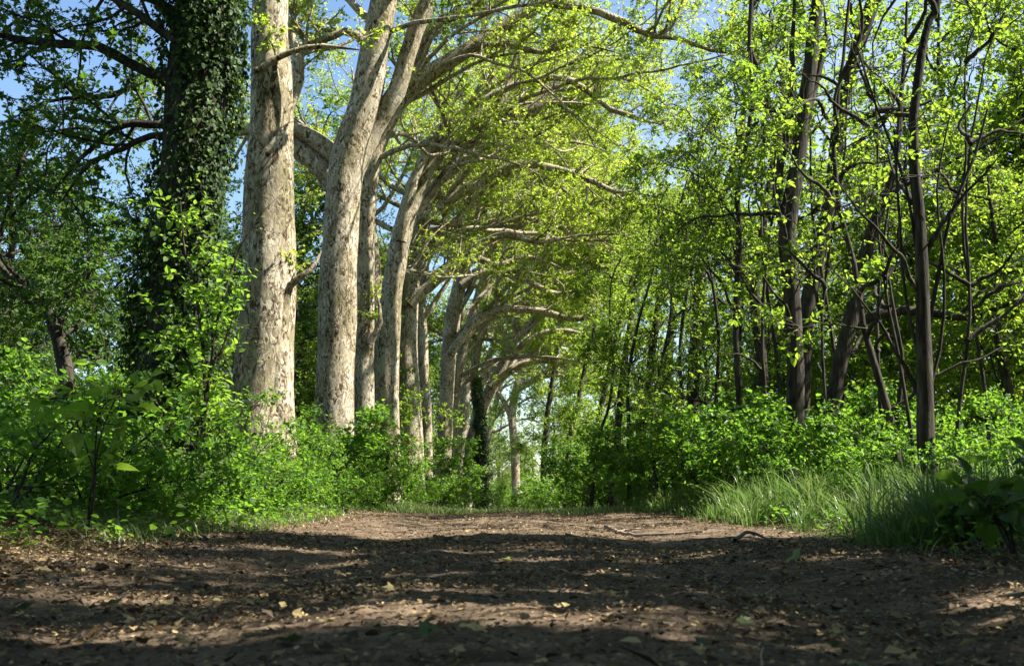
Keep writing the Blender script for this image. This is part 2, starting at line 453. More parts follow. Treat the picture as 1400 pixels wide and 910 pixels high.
for x, y, r in [(-1.6, 11.2, .55), (-.7, 10.9, .6), (.2, 10.9, .75), (1.1, 10.8, .7), (-1.3, 12.3, .6), (-.2, 12, .5), (2.0, 10.4, .6), (2.9, 10.2, .6), (-2.3, 11.8, .6), (-1.2, 13.6, .5), (.3, 14, .45),
                (-2.9, 13.4, .7), (-3.2, 12.4, .5), (-3.4, 14.6, .7), (-3.0, 15.6, .6), (3.2, 11.2, .8), (2.6, 12.5, .9), (2.8, 10.2, .7), (3.5, 10.1, .6), (3.1, 13.6, .9), (4.2, 11.6, .8), (2.5, 16, .9), (4, 13, .8),  (3.7, 12.4, .6), (2.3, 14.5, .8), (-2.6, 9.5, .4), (0.2, 17.5, .5), (-1.3, 18, .5), (1.5, 18, .5), (0, 23, .8), (-3, 16, .7), (-3, 20, 1), (2.5, 20, 1),
                *[(a, 3.2 + .05 * math.sin(a * 7), .10 + .05 * math.sin(a * 11 + 1)) for a in np.arange(-1.4, .35, .16)],
                *[(a, 3.55 + .04 * math.sin(a * 9), .07) for a in np.arange(-.75, .2, .2)], *[(a, 4.35, .09 + .04 * math.sin(a * 13)) for a in np.arange(-1.9, .7, .23)],
                *[(a, 5.3 + .1 * math.sin(a * 5), .10) for a in (-1.6, -1.3, -.5, -.2, .3, .55)], *[(a, 6.4, .15) for a in (-.9, -.1, .25, .7, 1.6, 2.0)], *[(a, 7.6, .16) for a in (-1.7, -1.2, -.2, .3, .8, 1.3)],
                (1.85, 3.9, .3), (1.75, 3.6, .2), (1.9, 4.4, .2), (2.2, 5.6, .14),
                (-2.7, 6.3, .22), (-2.5, 6.0, .14), (.2, 8.0, .18), (-.3, 7.4, .12), (1.1, 7.2, .12), (.8, 3.6, .08)]:
    gap(np.array([x, y, float(H(x, y))]), r * (1.25 if y < 8 else 1), .03)

# ------------------------------------------------------------------ ground and path
def sheet(name, xs_of, ys, mat, dz, rough=0.0, skirt=0):
    V = []
    for y in ys:
        x = xs_of(y)
        V.append(np.stack([x, np.full(len(x), y), H(x, np.full(len(x), y)) + dz + (rough * (noise2(x, x * 0 + y, 4.2, 3) + .6 * noise2(x, x * 0 + y, 15, 3)) if rough else 0)], 1))
    n = len(V[0])
    V = np.array(V)
    if skirt:
        V[:, :skirt, 2] -= np.linspace(.06, 0, skirt)[None]; V[:, -skirt:, 2] -= np.linspace(0, .06, skirt)[None]
    i = np.arange(len(ys) * n).reshape(len(ys), n)
    q = np.stack([i[:-1, :-1], i[:-1, 1:], i[1:, 1:], i[1:, :-1]], -1).reshape(-1, 4)
    return build(name, V.reshape(-1, 3), [q], mat)
gx = np.concatenate([-np.geomspace(1500, 8, 18), np.linspace(-7.6, 7.6, 90), np.geomspace(8, 1500, 18)])
gy = np.concatenate([-np.geomspace(300, 2, 8), np.linspace(-1.5, 30, 120), np.geomspace(30.5, 2500, 60)])
tag(sheet('ground', lambda y: gx, gy, M_FLOOR, -.03), kind='structure')
py_ = np.concatenate([np.linspace(-4, 1.2, 12), np.geomspace(1.3, 130, 640)])
tag(sheet('path', lambda y: np.linspace(float(edge_l(np.array(y))) - .25, float(edge_r(np.array(y))) + .25, 260), py_, M_SOIL, .012, .012, 8), kind='structure')

# ------------------------------------------------------------------ trees
TREES = {}
def make_tree(name, label, cat, trunk, limbs, bark, leafm, spec, group=None, sides=14, lump=.06, crown_name='crown', trunk_leaf=None, wig=.03, extra_trunks=()):
    tp, tr = trunk[0], np.append(np.array(trunk[1])[:-1], min(trunk[1][-1], .02))
    base = np.array(tp[0], float); base[2] = float(H(base[0], base[1]))
    root = thing(name, label, cat, base, group)
    wt = Wood(); lv = Leaves()
    p, r = resample(tp, tr, .4, wig * .5)
    p[0, 2] -= .25
    flare = 1 + .32 * np.exp(-(p[:, 2] - base[2]).clip(0) / .55)
    wt.tubes(p[None], (r * flare)[None], sides, lump)
    if trunk_leaf: foliate(wt, lv, p, r, trunk_leaf)
    wt.build('trunk', bark, root, base)
    for l in limbs:
        lp, lr = l[0], np.append(np.array(l[1])[:-1], min(l[1][-1], .012))
        lp, lr = resample(lp, lr, .3, wig * min(1, max(.25, lr[0] / .07)))
        wl = Wood()
        wl.tubes(lp[None], lr[None], 9 if lr[0] > .06 else 7, lump * .8)
        foliate(wl, lv, lp, lr, {**spec, **(l[2] if len(l) > 2 else {})})
        wl.build('limb', bark, root, base)
    if lv.v: lv.build(crown_name, leafm, root, base)
    TREES[label] = root
    return root

def tr_px(lst, Y):                                    # [(px, py, radius_px, extra distance)] -> points, radii
    pts, rd = [], []
    for e in lst:
        yy = Y + (e[3] if len(e) > 3 else 0)
        pts.append(P(e[0], e[1], yy)); rd.append(e[2] * yy / FPX)
    return np.array(pts), np.array(rd)
def trunk_px(lst, Y):
    p, r = tr_px(lst, Y)
    p[0] = G(lst[0][0], Y)
    return p, r

def auto_limb(trunk, z, az, el, L, r0, curl=-.05, wig=.16):
    """a limb leaving the trunk at height z: azimuth az (0 = +x, 90 = away), elevation el, then bending over"""
    p, r = trunk
    pp, _ = resample(p, r, .3)
    o = pp[np.argmin(np.abs(pp[:, 2] - z))]
    D = np.array([[math.cos(R(az)) * math.cos(R(el)), math.sin(R(az)) * math.cos(R(el)), math.sin(R(el))]])
    K = 9
    q = grow(o[None], D, np.array([L]), K, wig, np.array([0, 0, curl]))[0]
    return q, r0 * np.linspace(1, .16, K)

PL = dict(per_m=2.7, len1=(1.2, 3.2), tw=10, twlen=(.3, .9), n=19, size=.073, upw=.85, bias=(0, 0, .06), rmax=.05, bare=.25, kind='lobed', t0=.2)
def plane_limbs(trunk, zs, reach, r0, n_right, n_left, seed_up=True):
    out = []
    for k in range(n_right):
        z = zs[0] + (zs[1] - zs[0]) * (k + rng.uniform(.1, .9)) / n_right
        out.append(auto_limb(trunk, z, rng.uniform(-50, 50), rng.uniform(25, 60), reach * rng.uniform(.75, 1.15), r0 * rng.uniform(.7, 1.1), -.09, .2))
    for k in range(n_left):
        z = zs[0] + (zs[1] - zs[0]) * (k + rng.uniform(.1, .9)) / n_left
        out.append(auto_limb(trunk, z, rng.uniform(110, 250), rng.uniform(20, 55), reach * rng.uniform(.5, .8), r0 * rng.uniform(.5, .8), -.05, .2))
    return out
def canopy(trunk, z0, z1, n, reach, r0=.07):
    return [auto_limb(trunk, z0 + (z1 - z0) * (k + rng.random()) / n, rng.uniform(-75, 75), rng.uniform(15, 60), reach * rng.uniform(.7, 1.15), r0, -.06, .2) for k in range(n)]
def arches(trunk, z0, z1, n, L, r0):
    out = []
    pp, _ = resample(*trunk, .3)
    for k in range(n):
        z = z0 + (z1 - z0) * (k + rng.random()) / n
        o = pp[np.argmin(np.abs(pp[:, 2] - z))]
        az, el = R(rng.uniform(-38, 38)), R(rng.uniform(45, 70))
        q = grow(o[None], np.array([[math.cos(az) * math.cos(el), math.sin(az) * math.cos(el), math.sin(el)]]), np.array([L * rng.uniform(.8, 1.15)]), 15, .17, np.array([.02, 0, -.10]))[0]
        r = r0 * rng.uniform(.8, 1.15) * np.linspace(1, .14, 15)
        out.append((q, r, dict(per_m=1.5, len1=(.8, 2.2), upw=.95, t0=.3)))
        for j in rng.choice(np.arange(4, 11), 2, replace=False):
            d = unit(q[j + 1] - q[j]) + rng.normal(size=3) * np.array([.35, .55, .3]) + [0, 0, .25]
            f = grow(q[j][None], d[None], np.array([L * rng.uniform(.3, .5)]), 8, .24, np.array([.03, 0, -.06]))[0]
            out.append((f, r[j] * .62 * np.linspace(1, .15, 8), dict(per_m=2, len1=(.7, 1.8), upw=.9, t0=.25)))
    return out
AVENUE = 'old plane trees of the left row'
def ext_up(tk, dx, dz, r):
    p, rr = tk
    return np.vstack([p, p[-1] + np.array([dx, 0, dz])]), np.append(rr, r)

# first plane: straight pale trunk
tk = trunk_px([(362, 640, 48), (360, 560, 43), (361, 500, 41), (367, 400, 38), (367, 300, 35), (369, 200, 33), (371, 100, 30), (369, 0, 26)], 19)
tk = ext_up(tk, .1, 4.5, .2)
lim = [(*tr_px([(345, 97, 5), (368, 84, 5), (392, 72, 4.5), (440, 60, 4), (490, 66, 2)], 18.6), dict(per_m=1.5, len1=(.5, 1.4))),
       (*tr_px([(378, 640, 20), (379, 575, 18), (381, 500, 16), (386, 430, 12), (400, 386, 5.5), (425, 368, 4), (440, 345, 3)], 18.8), dict(per_m=.5, len1=(.3, .6), t0=.7))]
for az, z in ((20, 9.5), (-40, 10.5), (100, 10), (170, 9), (-120, 10.5), (60, 12)):
    lim.append(auto_limb(tk, z, az, 40, 6, .11))
make_tree('plane_tree', 'pale plane tree with a straight unforked mottled trunk beside the ivy-covered tree', 'tree', tk, lim, M_PLANE_BARK, M_PLANE_LEAF, PL, AVENUE, 32, .09)

# second plane: big fork
tk = trunk_px([(455, 655, 31), (457, 560, 28), (459, 490, 26.5), (461, 410, 26), (465, 300, 26), (473, 220, 26), (496, 145, 22), (512, 70, 19), (524, 0, 18), (535, -90, 16)], 27)
tk = ext_up(tk, .4, 3, .12)
lim = [(*tr_px([(478, 245, 16), (504, 190, 15), (540, 125, 13.5), (562, 60, 12.5), (586, 0, 12), (620, -90, 8), (660, -170, 5)], 27.2), dict(t0=.5)),
       (*tr_px([(462, 215, 13), (430, 190, 12), (405, 172, 10), (370, 165, 9), (320, 180, 7), (270, 170, 5), (215, 195, 3)], 27.6), dict(t0=.4)),
       (*tr_px([(460, 250, 18), (430, 222, 16), (402, 200, 15), (380, 170, 13), (400, 130, 9), (408, 90, 9), (395, 40, 7), (360, -30, 5)], 27.9), dict(t0=.5)),
       (*tr_px([(520, 100, 8), (500, 60, 7), (470, 45, 6), (425, 60, 5), (400, 20, 4), (390, -40, 3)], 28.3), {})]
lim += canopy(tk, 11.5, 14, 4, 8)
for az, z in ((0, 12.5), (-60, 13), (60, 14), (180, 13), (120, 12), (-130, 13.5)):
    lim.append(auto_limb(tk, z, az, 40, 6.5, .12))
make_tree('plane_tree', 'big forked plane tree with a pale twisted fork and side limbs', 'tree', tk, lim, M_PLANE_BARK, M_PLANE_LEAF, PL, AVENUE, 32, .1)

# third: slim trunk behind the fork sending a long limb to the right
tk = trunk_px([(498, 655, 16), (496, 560, 15), (496, 480, 15), (497, 400, 15), (499, 300, 15), (508, 220, 14.5), (528, 165, 14), (556, 125, 13), (600, 92, 12), (650, 62, 11), (700, 30, 10), (745, 4, 9), (800, -30, 7), (860, -50, 5)], 32)
lim = [(*tr_px([(520, 180, 10), (545, 125, 9), (575, 60, 8), (605, 30, 7.5), (645, 14, 6), (690, -20, 5)], 32.3), {}),
       (*tr_px([(650, 62, 6), (690, 60, 5), (740, 70, 4), (790, 60, 3), (850, 75, 2)], 31.5), {}),
       (*tr_px([(745, 4, 7), (800, 10, 6), (835, 25, 6), (880, 45, 5), (930, 55, 4), (990, 70, 3), (1040, 68, 2)], 31), dict(per_m=4.5, len1=(1, 2.6))),
       (*tr_px([(505, 470, 5), (520, 440, 4), (516, 400, 5)], 31.6), dict(per_m=.6, len1=(.3, .6)))]
lim += canopy(tk, 11.8, 12.5, 2, 8) + arches(tk, 10.5, 12, 2, 12, .07)
for az, z in ((-30, 10), (70, 10.5), (20, 11.3), (150, 9.5)):
    lim.append(auto_limb(tk, z, az, 35, 5.5, .09))
make_tree('plane_tree', 'slim plane tree behind the big fork sending one long limb right over the path', 'tree', tk, lim, M_PLANE_BARK, M_PLANE_LEAF, PL, AVENUE, 18, .05)

# fourth
tk = trunk_px([(532, 670, 19), (530, 600, 18), (527, 540, 17.5), (531, 470, 16.5), (536, 390, 15), (553, 310, 14.5), (574, 245, 13.5), (600, 206, 12.5), (640, 170, 11.5), (682, 150, 10.5), (716, 158, 10.5), (738, 140, 8), (765, 105, 6), (810, 60, 5)], 38)
lim = [(*tr_px([(548, 330, 9), (560, 275, 8), (572, 235, 7), (590, 190, 7), (615, 165, 6.5), (655, 142, 6), (705, 118, 5.5), (760, 105, 5), (795, 118, 4.5), (835, 150, 4), (868, 162, 3.5), (910, 172, 2)], 37.4), dict(t0=.5, per_m=4, len1=(1, 2.8))),
       (*tr_px([(600, 206, 6), (640, 200, 5), (680, 185, 4), (740, 190, 3)], 38.6), {}),
       (*tr_px([(682, 150, 6), (700, 100, 6), (720, 40, 5), (760, -30, 4)], 38.4), {})]
lim += canopy(tk, 11, 14, 7, 10) + arches(tk, 8, 12.5, 5, 12, .11)
for az, z in ((-30, 11.5), (60, 12), (150, 9), (200, 10.5), (10, 12.6), (-70, 12.4)):
    lim.append(auto_limb(tk, z, az, 40, 6.5, .11))
make_tree('plane_tree', 'leaning plane tree with a knuckled elbow limb and a dark limb arching over the path', 'tree', tk, lim, M_PLANE_BARK, M_PLANE_LEAF, PL, AVENUE, 18, .06)

for yy in (9.0, 3.2, -4.5):  # unseen continuation of the row, added to block sky light over the near path
    x = -5.2 if yy < 8 else -6.2; g = float(H(x, yy))
    tk = (np.array([[x, yy, g], [x, yy, g + 4], [x + .3, yy, g + 8], [x + 1.2, yy, g + 12], [x + 2, yy, g + 15]]), np.array([.5, .45, .4, .28, .1]))
    make_tree('plane_tree', 'unseen plane tree beside the camera, its high crown added to shade the near path', 'tree', tk, canopy(tk, 8.5, 15, 20, 9, .1), M_PLANE_BARK, M_PLANE_LEAF, dict(PL, n=24, tw=13, size=.1), AVENUE, 14, .06)
# dark trunk standing behind the fourth
tk = trunk_px([(515, 660, 11), (514, 560, 11), (515, 470, 11), (512, 380, 10), (505, 300, 9), (498, 200, 8), (480, 90, 6)], 43)
lim = [auto_limb(tk, z, az, 40, 6, .1) for az, z in ((20, 8), (100, 9), (170, 10), (-40, 11), (60, 13), (200, 13))]
make_tree('plane_tree', 'dark shaded plane trunk directly behind the knuckled leaning plane', 'tree', tk, lim, M_PLANE_BARK, M_PLANE_LEAF, PL, AVENUE, 14, .05)

# fifth
tk = trunk_px([(565, 675, 18), (562, 600, 17), (558, 520, 16), (556, 460, 15), (559, 400, 14), (568, 350, 12), (576, 310, 11), (590, 265, 10), (625, 225, 9), (665, 190, 7), (700, 140, 6)], 47)
lim = [(*tr_px([(559, 415, 9), (585, 392, 8), (612, 368, 7), (650, 340, 6.5), (690, 322, 5), (740, 330, 4), (800, 318, 3)], 46.6), {}),
       (*tr_px([(580, 300, 8), (622, 268, 7), (660, 248, 6.5), (700, 228, 6), (730, 226, 5.5), (770, 234, 5), (806, 244, 4.5), (842, 262, 3.5), (880, 255, 2)], 46), {}),
       (*tr_px([(590, 265, 6), (600, 210, 6), (612, 130, 5), (640, 50, 4)], 47.5), {})]
lim += [auto_limb(tk, z, az, 40, 7, .13, -.08) for az, z in ((-10, 10), (40, 12), (160, 9), (-60, 13), (10, 14.5), (200, 12))] + canopy(tk, 11, 16, 6, 11) + arches(tk, 8, 14, 7, 15, .13)
make_tree('plane_tree', 'thick plane tree with a dark side limb leaving its trunk at mid height', 'tree', tk, lim, M_PLANE_BARK, M_PLANE_LEAF, PL, AVENUE, 16, .06)

# sixth
tk = trunk_px([(585, 672, 8), (583, 600, 8), (580, 530, 8), (577, 470, 8), (574, 420, 8), (580, 370, 8), (575, 330, 8), (580, 290, 7), (605, 250, 6), (640, 215, 5)], 55)
lim = [(*tr_px([(575, 400, 6), (600, 372, 6), (640, 350, 5.5), (680, 362, 5), (725, 352, 4), (770, 366, 3)], 54.5), {}),
       (*tr_px([(580, 300, 6), (640, 308, 5), (700, 300, 5), (740, 302, 4), (785, 312, 3)], 54), {})]
lim += [auto_limb(tk, z, az, 40, 7.5, .15, -.08) for az, z in ((-10, 12), (40, 13), (160, 11), (-50, 15), (15, 16))] + canopy(tk, 12, 17, 5, 11) + arches(tk, 8, 15, 7, 16, .13)
make_tree('plane_tree', 'thin wavy plane trunk tight against the right side of the thick one', 'tree', tk, lim, M_PLANE_BARK, M_PLANE_LEAF, PL, AVENUE, 14, .06)

PLF = dict(PL, size=.105, n=18, tw=10, len1=(1.4, 3.6), per_m=2.6)
tk = trunk_px([(606, 668, 11), (608, 600, 10.5), (611, 520, 10.5), (618, 440, 10.5), (628, 390, 9.5), (638, 345, 8), (645, 290, 7), (660, 230, 6), (690, 170, 5)], 64)
lim = [(*tr_px([(616, 485, 6), (642, 447, 5.5), (680, 424, 5), (732, 424, 5), (785, 437, 4.5), (812, 428, 4), (845, 405, 3)], 63), {}),
       (*tr_px([(630, 390, 6), (665, 372, 5), (710, 380, 4.5), (755, 400, 4), (800, 395, 3)], 63.5), {}),
       (*tr_px([(645, 290, 5), (700, 262, 4.5), (760, 268, 4), (820, 290, 3)], 64), {})]
lim += [auto_limb(tk, z, az, 42, 8, .17, -.08) for az, z in ((-20, 13), (30, 15), (150, 13), (-60, 16), (0, 18), (60, 19), (190, 17))] + canopy(tk, 14, 20, 5, 11.5) + arches(tk, 7, 16, 9, 16, .15)
make_tree('plane_tree', 'pale plane tree leaning right midway down the row with a low limb', 'tree', tk, lim, M_PLANE_BARK, M_PLANE_LEAF, PLF, AVENUE, 14, .06)

tk = trunk_px([(638, 672, 10), (644, 620, 9.5), (655, 570, 9), (672, 530, 8.5), (690, 495, 7.5), (700, 462, 7), (712, 425, 5), (735, 380, 4), (770, 340, 3)], 76)
lim = [(*tr_px([(672, 530, 6), (700, 505, 5.5), (740, 492, 5), (775, 500, 4.5), (805, 522, 3)], 75.5), {}),
       (*tr_px([(655, 575, 6), (648, 520, 6), (655, 470, 5.5), (668, 430, 5), (690, 390, 4)], 76.5), {}),
       (*tr_px([(690, 495, 5), (730, 460, 4.5), (775, 452, 4), (820, 470, 3)], 76), {})]
lim += [auto_limb(tk, z, az, 42, 8, .17, -.08) for az, z in ((-20, 11), (40, 13), (150, 10), (10, 15), (100, 15), (-50, 16), (0, 18))] + canopy(tk, 14, 20, 5, 11.5) + arches(tk, 7, 16, 9, 16, .15)
make_tree('plane_tree', 'far plane tree leaning hard right over the end of the path', 'tree', tk, lim, M_PLANE_BARK, M_PLANE_LEAF, PLF, AVENUE, 14, .06)

tk = trunk_px([(626, 668, 8), (632, 600, 8), (638, 520, 7), (650, 450, 6.5), (668, 390, 6), (690, 330, 5), (720, 270, 4)], 88)
lim = [auto_limb(tk, z, az, 42, 8.5, .18, -.08) for az, z in ((-20, 9), (40, 12), (150, 10), (10, 15), (100, 15), (-50, 18), (20, 20), (-10, 22), (0, 24))]
make_tree('plane_tree', 'far pale plane tree rising behind the hard leaning one', 'tree', tk, lim, M_PLANE_BARK, M_PLANE_LEAF, PLF, AVENUE, 12, .06)

tk = trunk_px([(706, 664, 6), (704, 620, 6), (700, 570, 5.5), (706, 530, 5), (716, 500, 4), (735, 460, 3)], 106)
lim = [(*tr_px([(702, 580, 4), (690, 550, 3.5), (675, 530, 3), (655, 525, 2)], 106), {}), (*tr_px([(706, 535, 4), (730, 520, 3.5), (765, 512, 3), (790, 530, 2)], 106), {})]
lim += [auto_limb(tk, z, az, 40, 8, .18, -.06) for az, z in ((-20, 10), (170, 11), (10, 14), (100, 15), (-50, 15), (200, 16))]
make_tree('plane_tree', 'farthest plane tree, small and pale against the sky gap', 'tree', tk, lim, M_PLANE_BARK, M_PLANE_LEAF, PLF, AVENUE, 12, .06)

for Y, x, lb in ((70, -3.9, 'pale plane trunk between the right-leaning and hard leaning far planes'), (97, -3.7, 'small pale plane trunk deep in the far row, left of the sky gap'), (118, -2.9, 'tiny plane trunk at the very end of the row')):
    g = float(H(x, Y))
    tk = (np.array([[x, Y, g], [x + .1, Y, g + 4], [x + .5, Y + .3, g + 8], [x + 1.4, Y + .3, g + 12], [x + 2.6, Y, g + 16], [x + 3.6, Y, g + 19]]), np.array([.44, .38, .33, .26, .17, .06]))
    make_tree('plane_tree', lb, 'tree', tk, canopy(tk, 13, 19, 6, 9) + arches(tk, 6, 15, 9, 14, .15) + [auto_limb(tk, z, az, 40, 7, .15) for az, z in ((150, 9), (200, 13), (120, 15))], M_PLANE_BARK, M_PLANE_LEAF, PLF, AVENUE, 12, .07)
# ivy-clad post-like trunk far down the row
def ivy_shell(lv, p, r, n, size, frac=1.0, out=.06, w=None):
    k = rng.uniform(0, len(p) - 1.001, n); i = k.astype(int); f = (k - i)[:, None]
    c = p[i] * (1 - f) + p[i + 1] * f
    rr = r[i] * (1 - f[:, 0]) + r[i + 1] * f[:, 0]
    a = rng.uniform(0, 2 * math.pi, n)
    d = np.stack([np.cos(a), np.sin(a), np.zeros(n)], 1)
    clump = .5 + .5 * noise2(a * 1.6 + 5, c[:, 2] * 1.3, 1.0, 3)
    pos = c + d * (rr + out * (.2 + 1.6 * clump * rng.random(n)))[:, None]
    keep = rng.random(n) < np.clip(.05 + 1.35 * clump, 0, 1)
    nr = d + rng.normal(size=d.shape) * .45 + np.array([0, 0, .35])
    ax = np.array([0, 0, -1.0]) + rng.normal(size=d.shape) * .5
    sz = size * rng.uniform(.4, 1.5, n)
    lv.add('round', pos[keep], ax[keep], nr[keep], sz[keep], rng.random(n)[keep])

tk = trunk_px([(658, 676, 6), (657, 640, 6), (656, 600, 6), (654, 565, 5), (652, 540, 3.5), (654, 515, 1.5)], 70)
root = thing('ivy_covered_tree', 'narrow far dark ivy-clad trunk standing at the far left edge of the path', 'tree', G(652, 70))
b = G(652, 70); p, r = resample(*tk, .4, .02); wt = Wood(); wt.tubes(p[None], r[None], 10, .08); wt.build('trunk', M_BARK, root, b)
lv = Leaves(); ivy_shell(lv, p, r, 4200, .13, out=.2); lv.build('ivy', M_IVY_LEAF, root, b)

# ivy-covered tree, left
tk = trunk_px([(232, 655, 52), (238, 560, 46), (243, 470, 42), (249, 360, 40), (256, 250, 41), (270, 130, 43), (280, 0, 41), (286, -120, 36)], 14)
tk = ext_up(tk, .3, 4, .2)
ivy_spec = dict(per_m=3.4, len1=(.8, 2.3), tw=10, n=15, size=.075, kind='lobed', t0=.12)
lim = [(*tr_px([(240, 110, 7), (205, 100, 7), (160, 72, 7.5), (110, 62, 6.5), (60, 50, 6), (0, 45, 5), (-60, 20, 4)], 14.4), {}),
       (*tr_px([(240, 175, 6), (200, 168, 6), (170, 170, 5), (140, 185, 4), (110, 215, 3), (70, 265, 2)], 14.8), {}),
       (*tr_px([(240, 185, 5), (205, 188, 5), (165, 205, 4), (135, 215, 3.5), (110, 235, 3), (85, 280, 2)], 14.2), {}),
       (*tr_px([(250, 60, 6), (200, 20, 6), (130, -20, 5), (60, -50, 4)], 13.6), {}),
       (*tr_px([(245, 90, 5), (200, 110, 4), (150, 130, 4), (90, 135, 3), (30, 150, 2)], 15.4), {})]
for az, z in ((165, 6), (150, 7.3), (195, 6.5)):
    lim.append(auto_limb(tk, z, az, 30, 5.5, .06, -.03))
for az, z in ((0, 7.5), (-60, 8), (60, 8.5), (180, 8), (120, 9), (-120, 8.5), (200, 9.5)):
    lim.append(auto_limb(tk, z, az, 35, 4.5, .09))
b = G(235, 14)
IVT = make_tree('ivy_covered_tree', 'thick dark trunk wrapped in glossy ivy from ground to top of frame', 'tree', tk, lim, M_BARK, M_DARK_LEAF, ivy_spec, None, 20, .08)
p, r = resample(*tk, .4, .0)
lv = Leaves(); ivy_shell(lv, p, r, 52000, .058, out=.19); lv.build('ivy', M_IVY_LEAF, IVT, b)
# bare pale stem in front of it
# ------------------------------------------------------------------ right-hand trees
RW = 'slender dark trees along the right side'
WS = dict(per_m=3.2, len1=(.7, 2.0), tw=11, n=17, size=.076, lo=.4, kind='ovate', t0=.15, droop=.3, rmax=.018)
def right_tree(label, trk, Y, extra=(), top=3.0, n_auto=12, z0=1.6, spec=None, reach=(1.6, 3.2), group=RW, sides=12, name='dark_tree', leaf=None):
    tk = ext_up(trunk_px(trk, Y), .3, top, .03)
    sp = dict(WS, **(spec or {}))
    lim = [(*tr_px(e, Y), {}) for e in extra]
    zt = tk[0][-1][2] - .6
    for k in range(n_auto):
        z = z0 + (zt - z0) * (k + rng.random()) / n_auto
        lim.append(auto_limb(tk, z, rng.uniform(0, 360), rng.uniform(15, 55), rng.uniform(*reach), .028 + .01 * rng.random(), .02, .2))
    return make_tree(name, label, 'tree', tk, lim, M_BARK, leaf or M_WOOD_LEAF, sp, group, sides, .13)

right_tree('tall dark trunk forking from a low twin stem, straightest of the right-hand group',
           [(1085, 650, 14), (1088, 560, 13), (1086, 460, 12.5), (1078, 370, 12), (1076, 320, 12), (1090, 230, 11.5), (1103, 130, 11), (1113, 40, 10), (1122, -50, 8)], 18,
           [[(1090, 230, 6), (1106, 160, 6), (1120, 90, 5), (1128, 0, 4)], [(1086, 330, 7), (1062, 270, 6), (1075, 160, 5), (1082, 60, 4), (1090, -30, 3)]], 3, 9, 1.6, dict(per_m=2.0, n=12))
right_tree('dark trunk leaning right behind the straight one, with one bent side branch',
           [(1092, 650, 11), (1098, 520, 11), (1105, 420, 11), (1122, 340, 11), (1138, 250, 11), (1148, 160, 11), (1168, 85, 10.5), (1192, 10, 10), (1215, -60, 8)], 20,
           [[(1145, 175, 7), (1175, 160, 6), (1205, 152, 5.5), (1240, 150, 4), (1290, 130, 2)], [(1138, 250, 5), (1165, 210, 4), (1200, 195, 3), (1240, 190, 2)]], 3, 9, 1.6, dict(per_m=2.0, n=12))
right_tree('crooked grey trunk leaning right with a heavy horizontal limb',
           [(1122, 655, 11), (1130, 590, 11), (1142, 530, 11), (1158, 460, 12), (1172, 400, 10.5), (1188, 335, 9), (1202, 290, 7), (1225, 220, 5)], 16.5,
           [[(1160, 450, 8), (1190, 434, 7.5), (1228, 422, 7), (1262, 427, 6.2), (1300, 437, 5.4, -.3), (1338, 434, 4.6, -.8), (1372, 419, 3.6, -1.2), (1410, 408, 2.4, -1.6)],
            [(1300, 437, 3.4, -.3), (1325, 418, 2.8, -.4), (1352, 385, 2.2, -.5), (1385, 365, 1.4, -.6)]], 2.5, 7, 2, dict(per_m=1.8, n=11))
right_tree('nearest dark upright trunk on the right with fine shoots sprouting round it',
           [(1270, 665, 12), (1268, 600, 11.5), (1263, 500, 11), (1259, 400, 10), (1256, 320, 9), (1252, 240, 7.5), (1250, 160, 6.5), (1258, 80, 6), (1272, 30, 5.5), (1288, -20, 5)], 12.3,
           [[(1266, 470, 3), (1280, 400, 3), (1300, 300, 2.6), (1330, 220, 2.5), (1350, 150, 2)], [(1262, 520, 2.5), (1240, 400, 2.2), (1228, 280, 2), (1222, 180, 1.5)],
            [(1264, 560, 3), (1285, 480, 2.4), (1290, 380, 2), (1282, 260, 1.6), (1300, 140, 1.3)], [(1258, 380, 2.4), (1240, 260, 2), (1200, 150, 1.6), (1170, 60, 1.2)]],
           2.5, 9, 1.2, dict(per_m=2.2, len1=(.5, 1.3), n=8, tw=6, size=.065), (1.0, 1.9))
right_tree('thin forked stem curving left behind the shooting trunk',
           [(1228, 650, 6), (1220, 590, 6), (1208, 540, 5.5), (1192, 490, 5), (1180, 440, 4.5), (1168, 360, 4), (1150, 290, 3.5), (1140, 200, 3)], 14,
           [[(1222, 600, 4), (1228, 560, 3.5), (1232, 480, 3), (1218, 420, 2.5), (1210, 330, 2)]], 2, 7, 1.2, dict(per_m=2.2), (.8, 1.8))
right_tree('dark leaning trunk with a forked elbow at the middle of the right wall of trees',
           [(942, 655, 10), (946, 560, 9.5), (953, 470, 9), (956, 400, 8.5), (962, 340, 8), (972, 290, 7.5), (992, 255, 6), (1012, 190, 5), (1022, 100, 4)], 27,
           [[(962, 340, 5), (985, 315, 4.5), (1010, 300, 4), (1040, 290, 3)], [(958, 370, 4), (985, 355, 3.5), (1015, 352, 3)]], 3, 13, 1.6)
right_tree('sinuous vine-like stem hanging beside the elbowed trunk',
           [(1012, 655, 5), (1010, 560, 5), (1006, 460, 4.5), (1010, 380, 4.5), (1012, 300, 4), (1008, 260, 4), (1022, 200, 4), (1030, 130, 3.6), (1024, 60, 3.2), (1030, -30, 3)], 21,
           [[(1024, 60, 3), (1050, 130, 2.8), (1040, 180, 2.6), (1062, 225, 2.2)]], 2.5, 9, 1.5)
right_tree('slim dark stem leaning right, third from the path end',
           [(872, 668, 6), (882, 580, 6), (892, 480, 5.5), (900, 420, 5), (912, 350, 4.5), (928, 290, 3)], 33, [], 1, 11, 1.2, None, (.9, 1.9))
right_tree('slim stem forming a narrow V with its neighbour beside the grass',
           [(836, 668, 5), (846, 570, 5), (856, 480, 4.5), (866, 410, 4), (880, 340, 3)], 36, [], 1, 11, 1.2, None, (.8, 1.6))
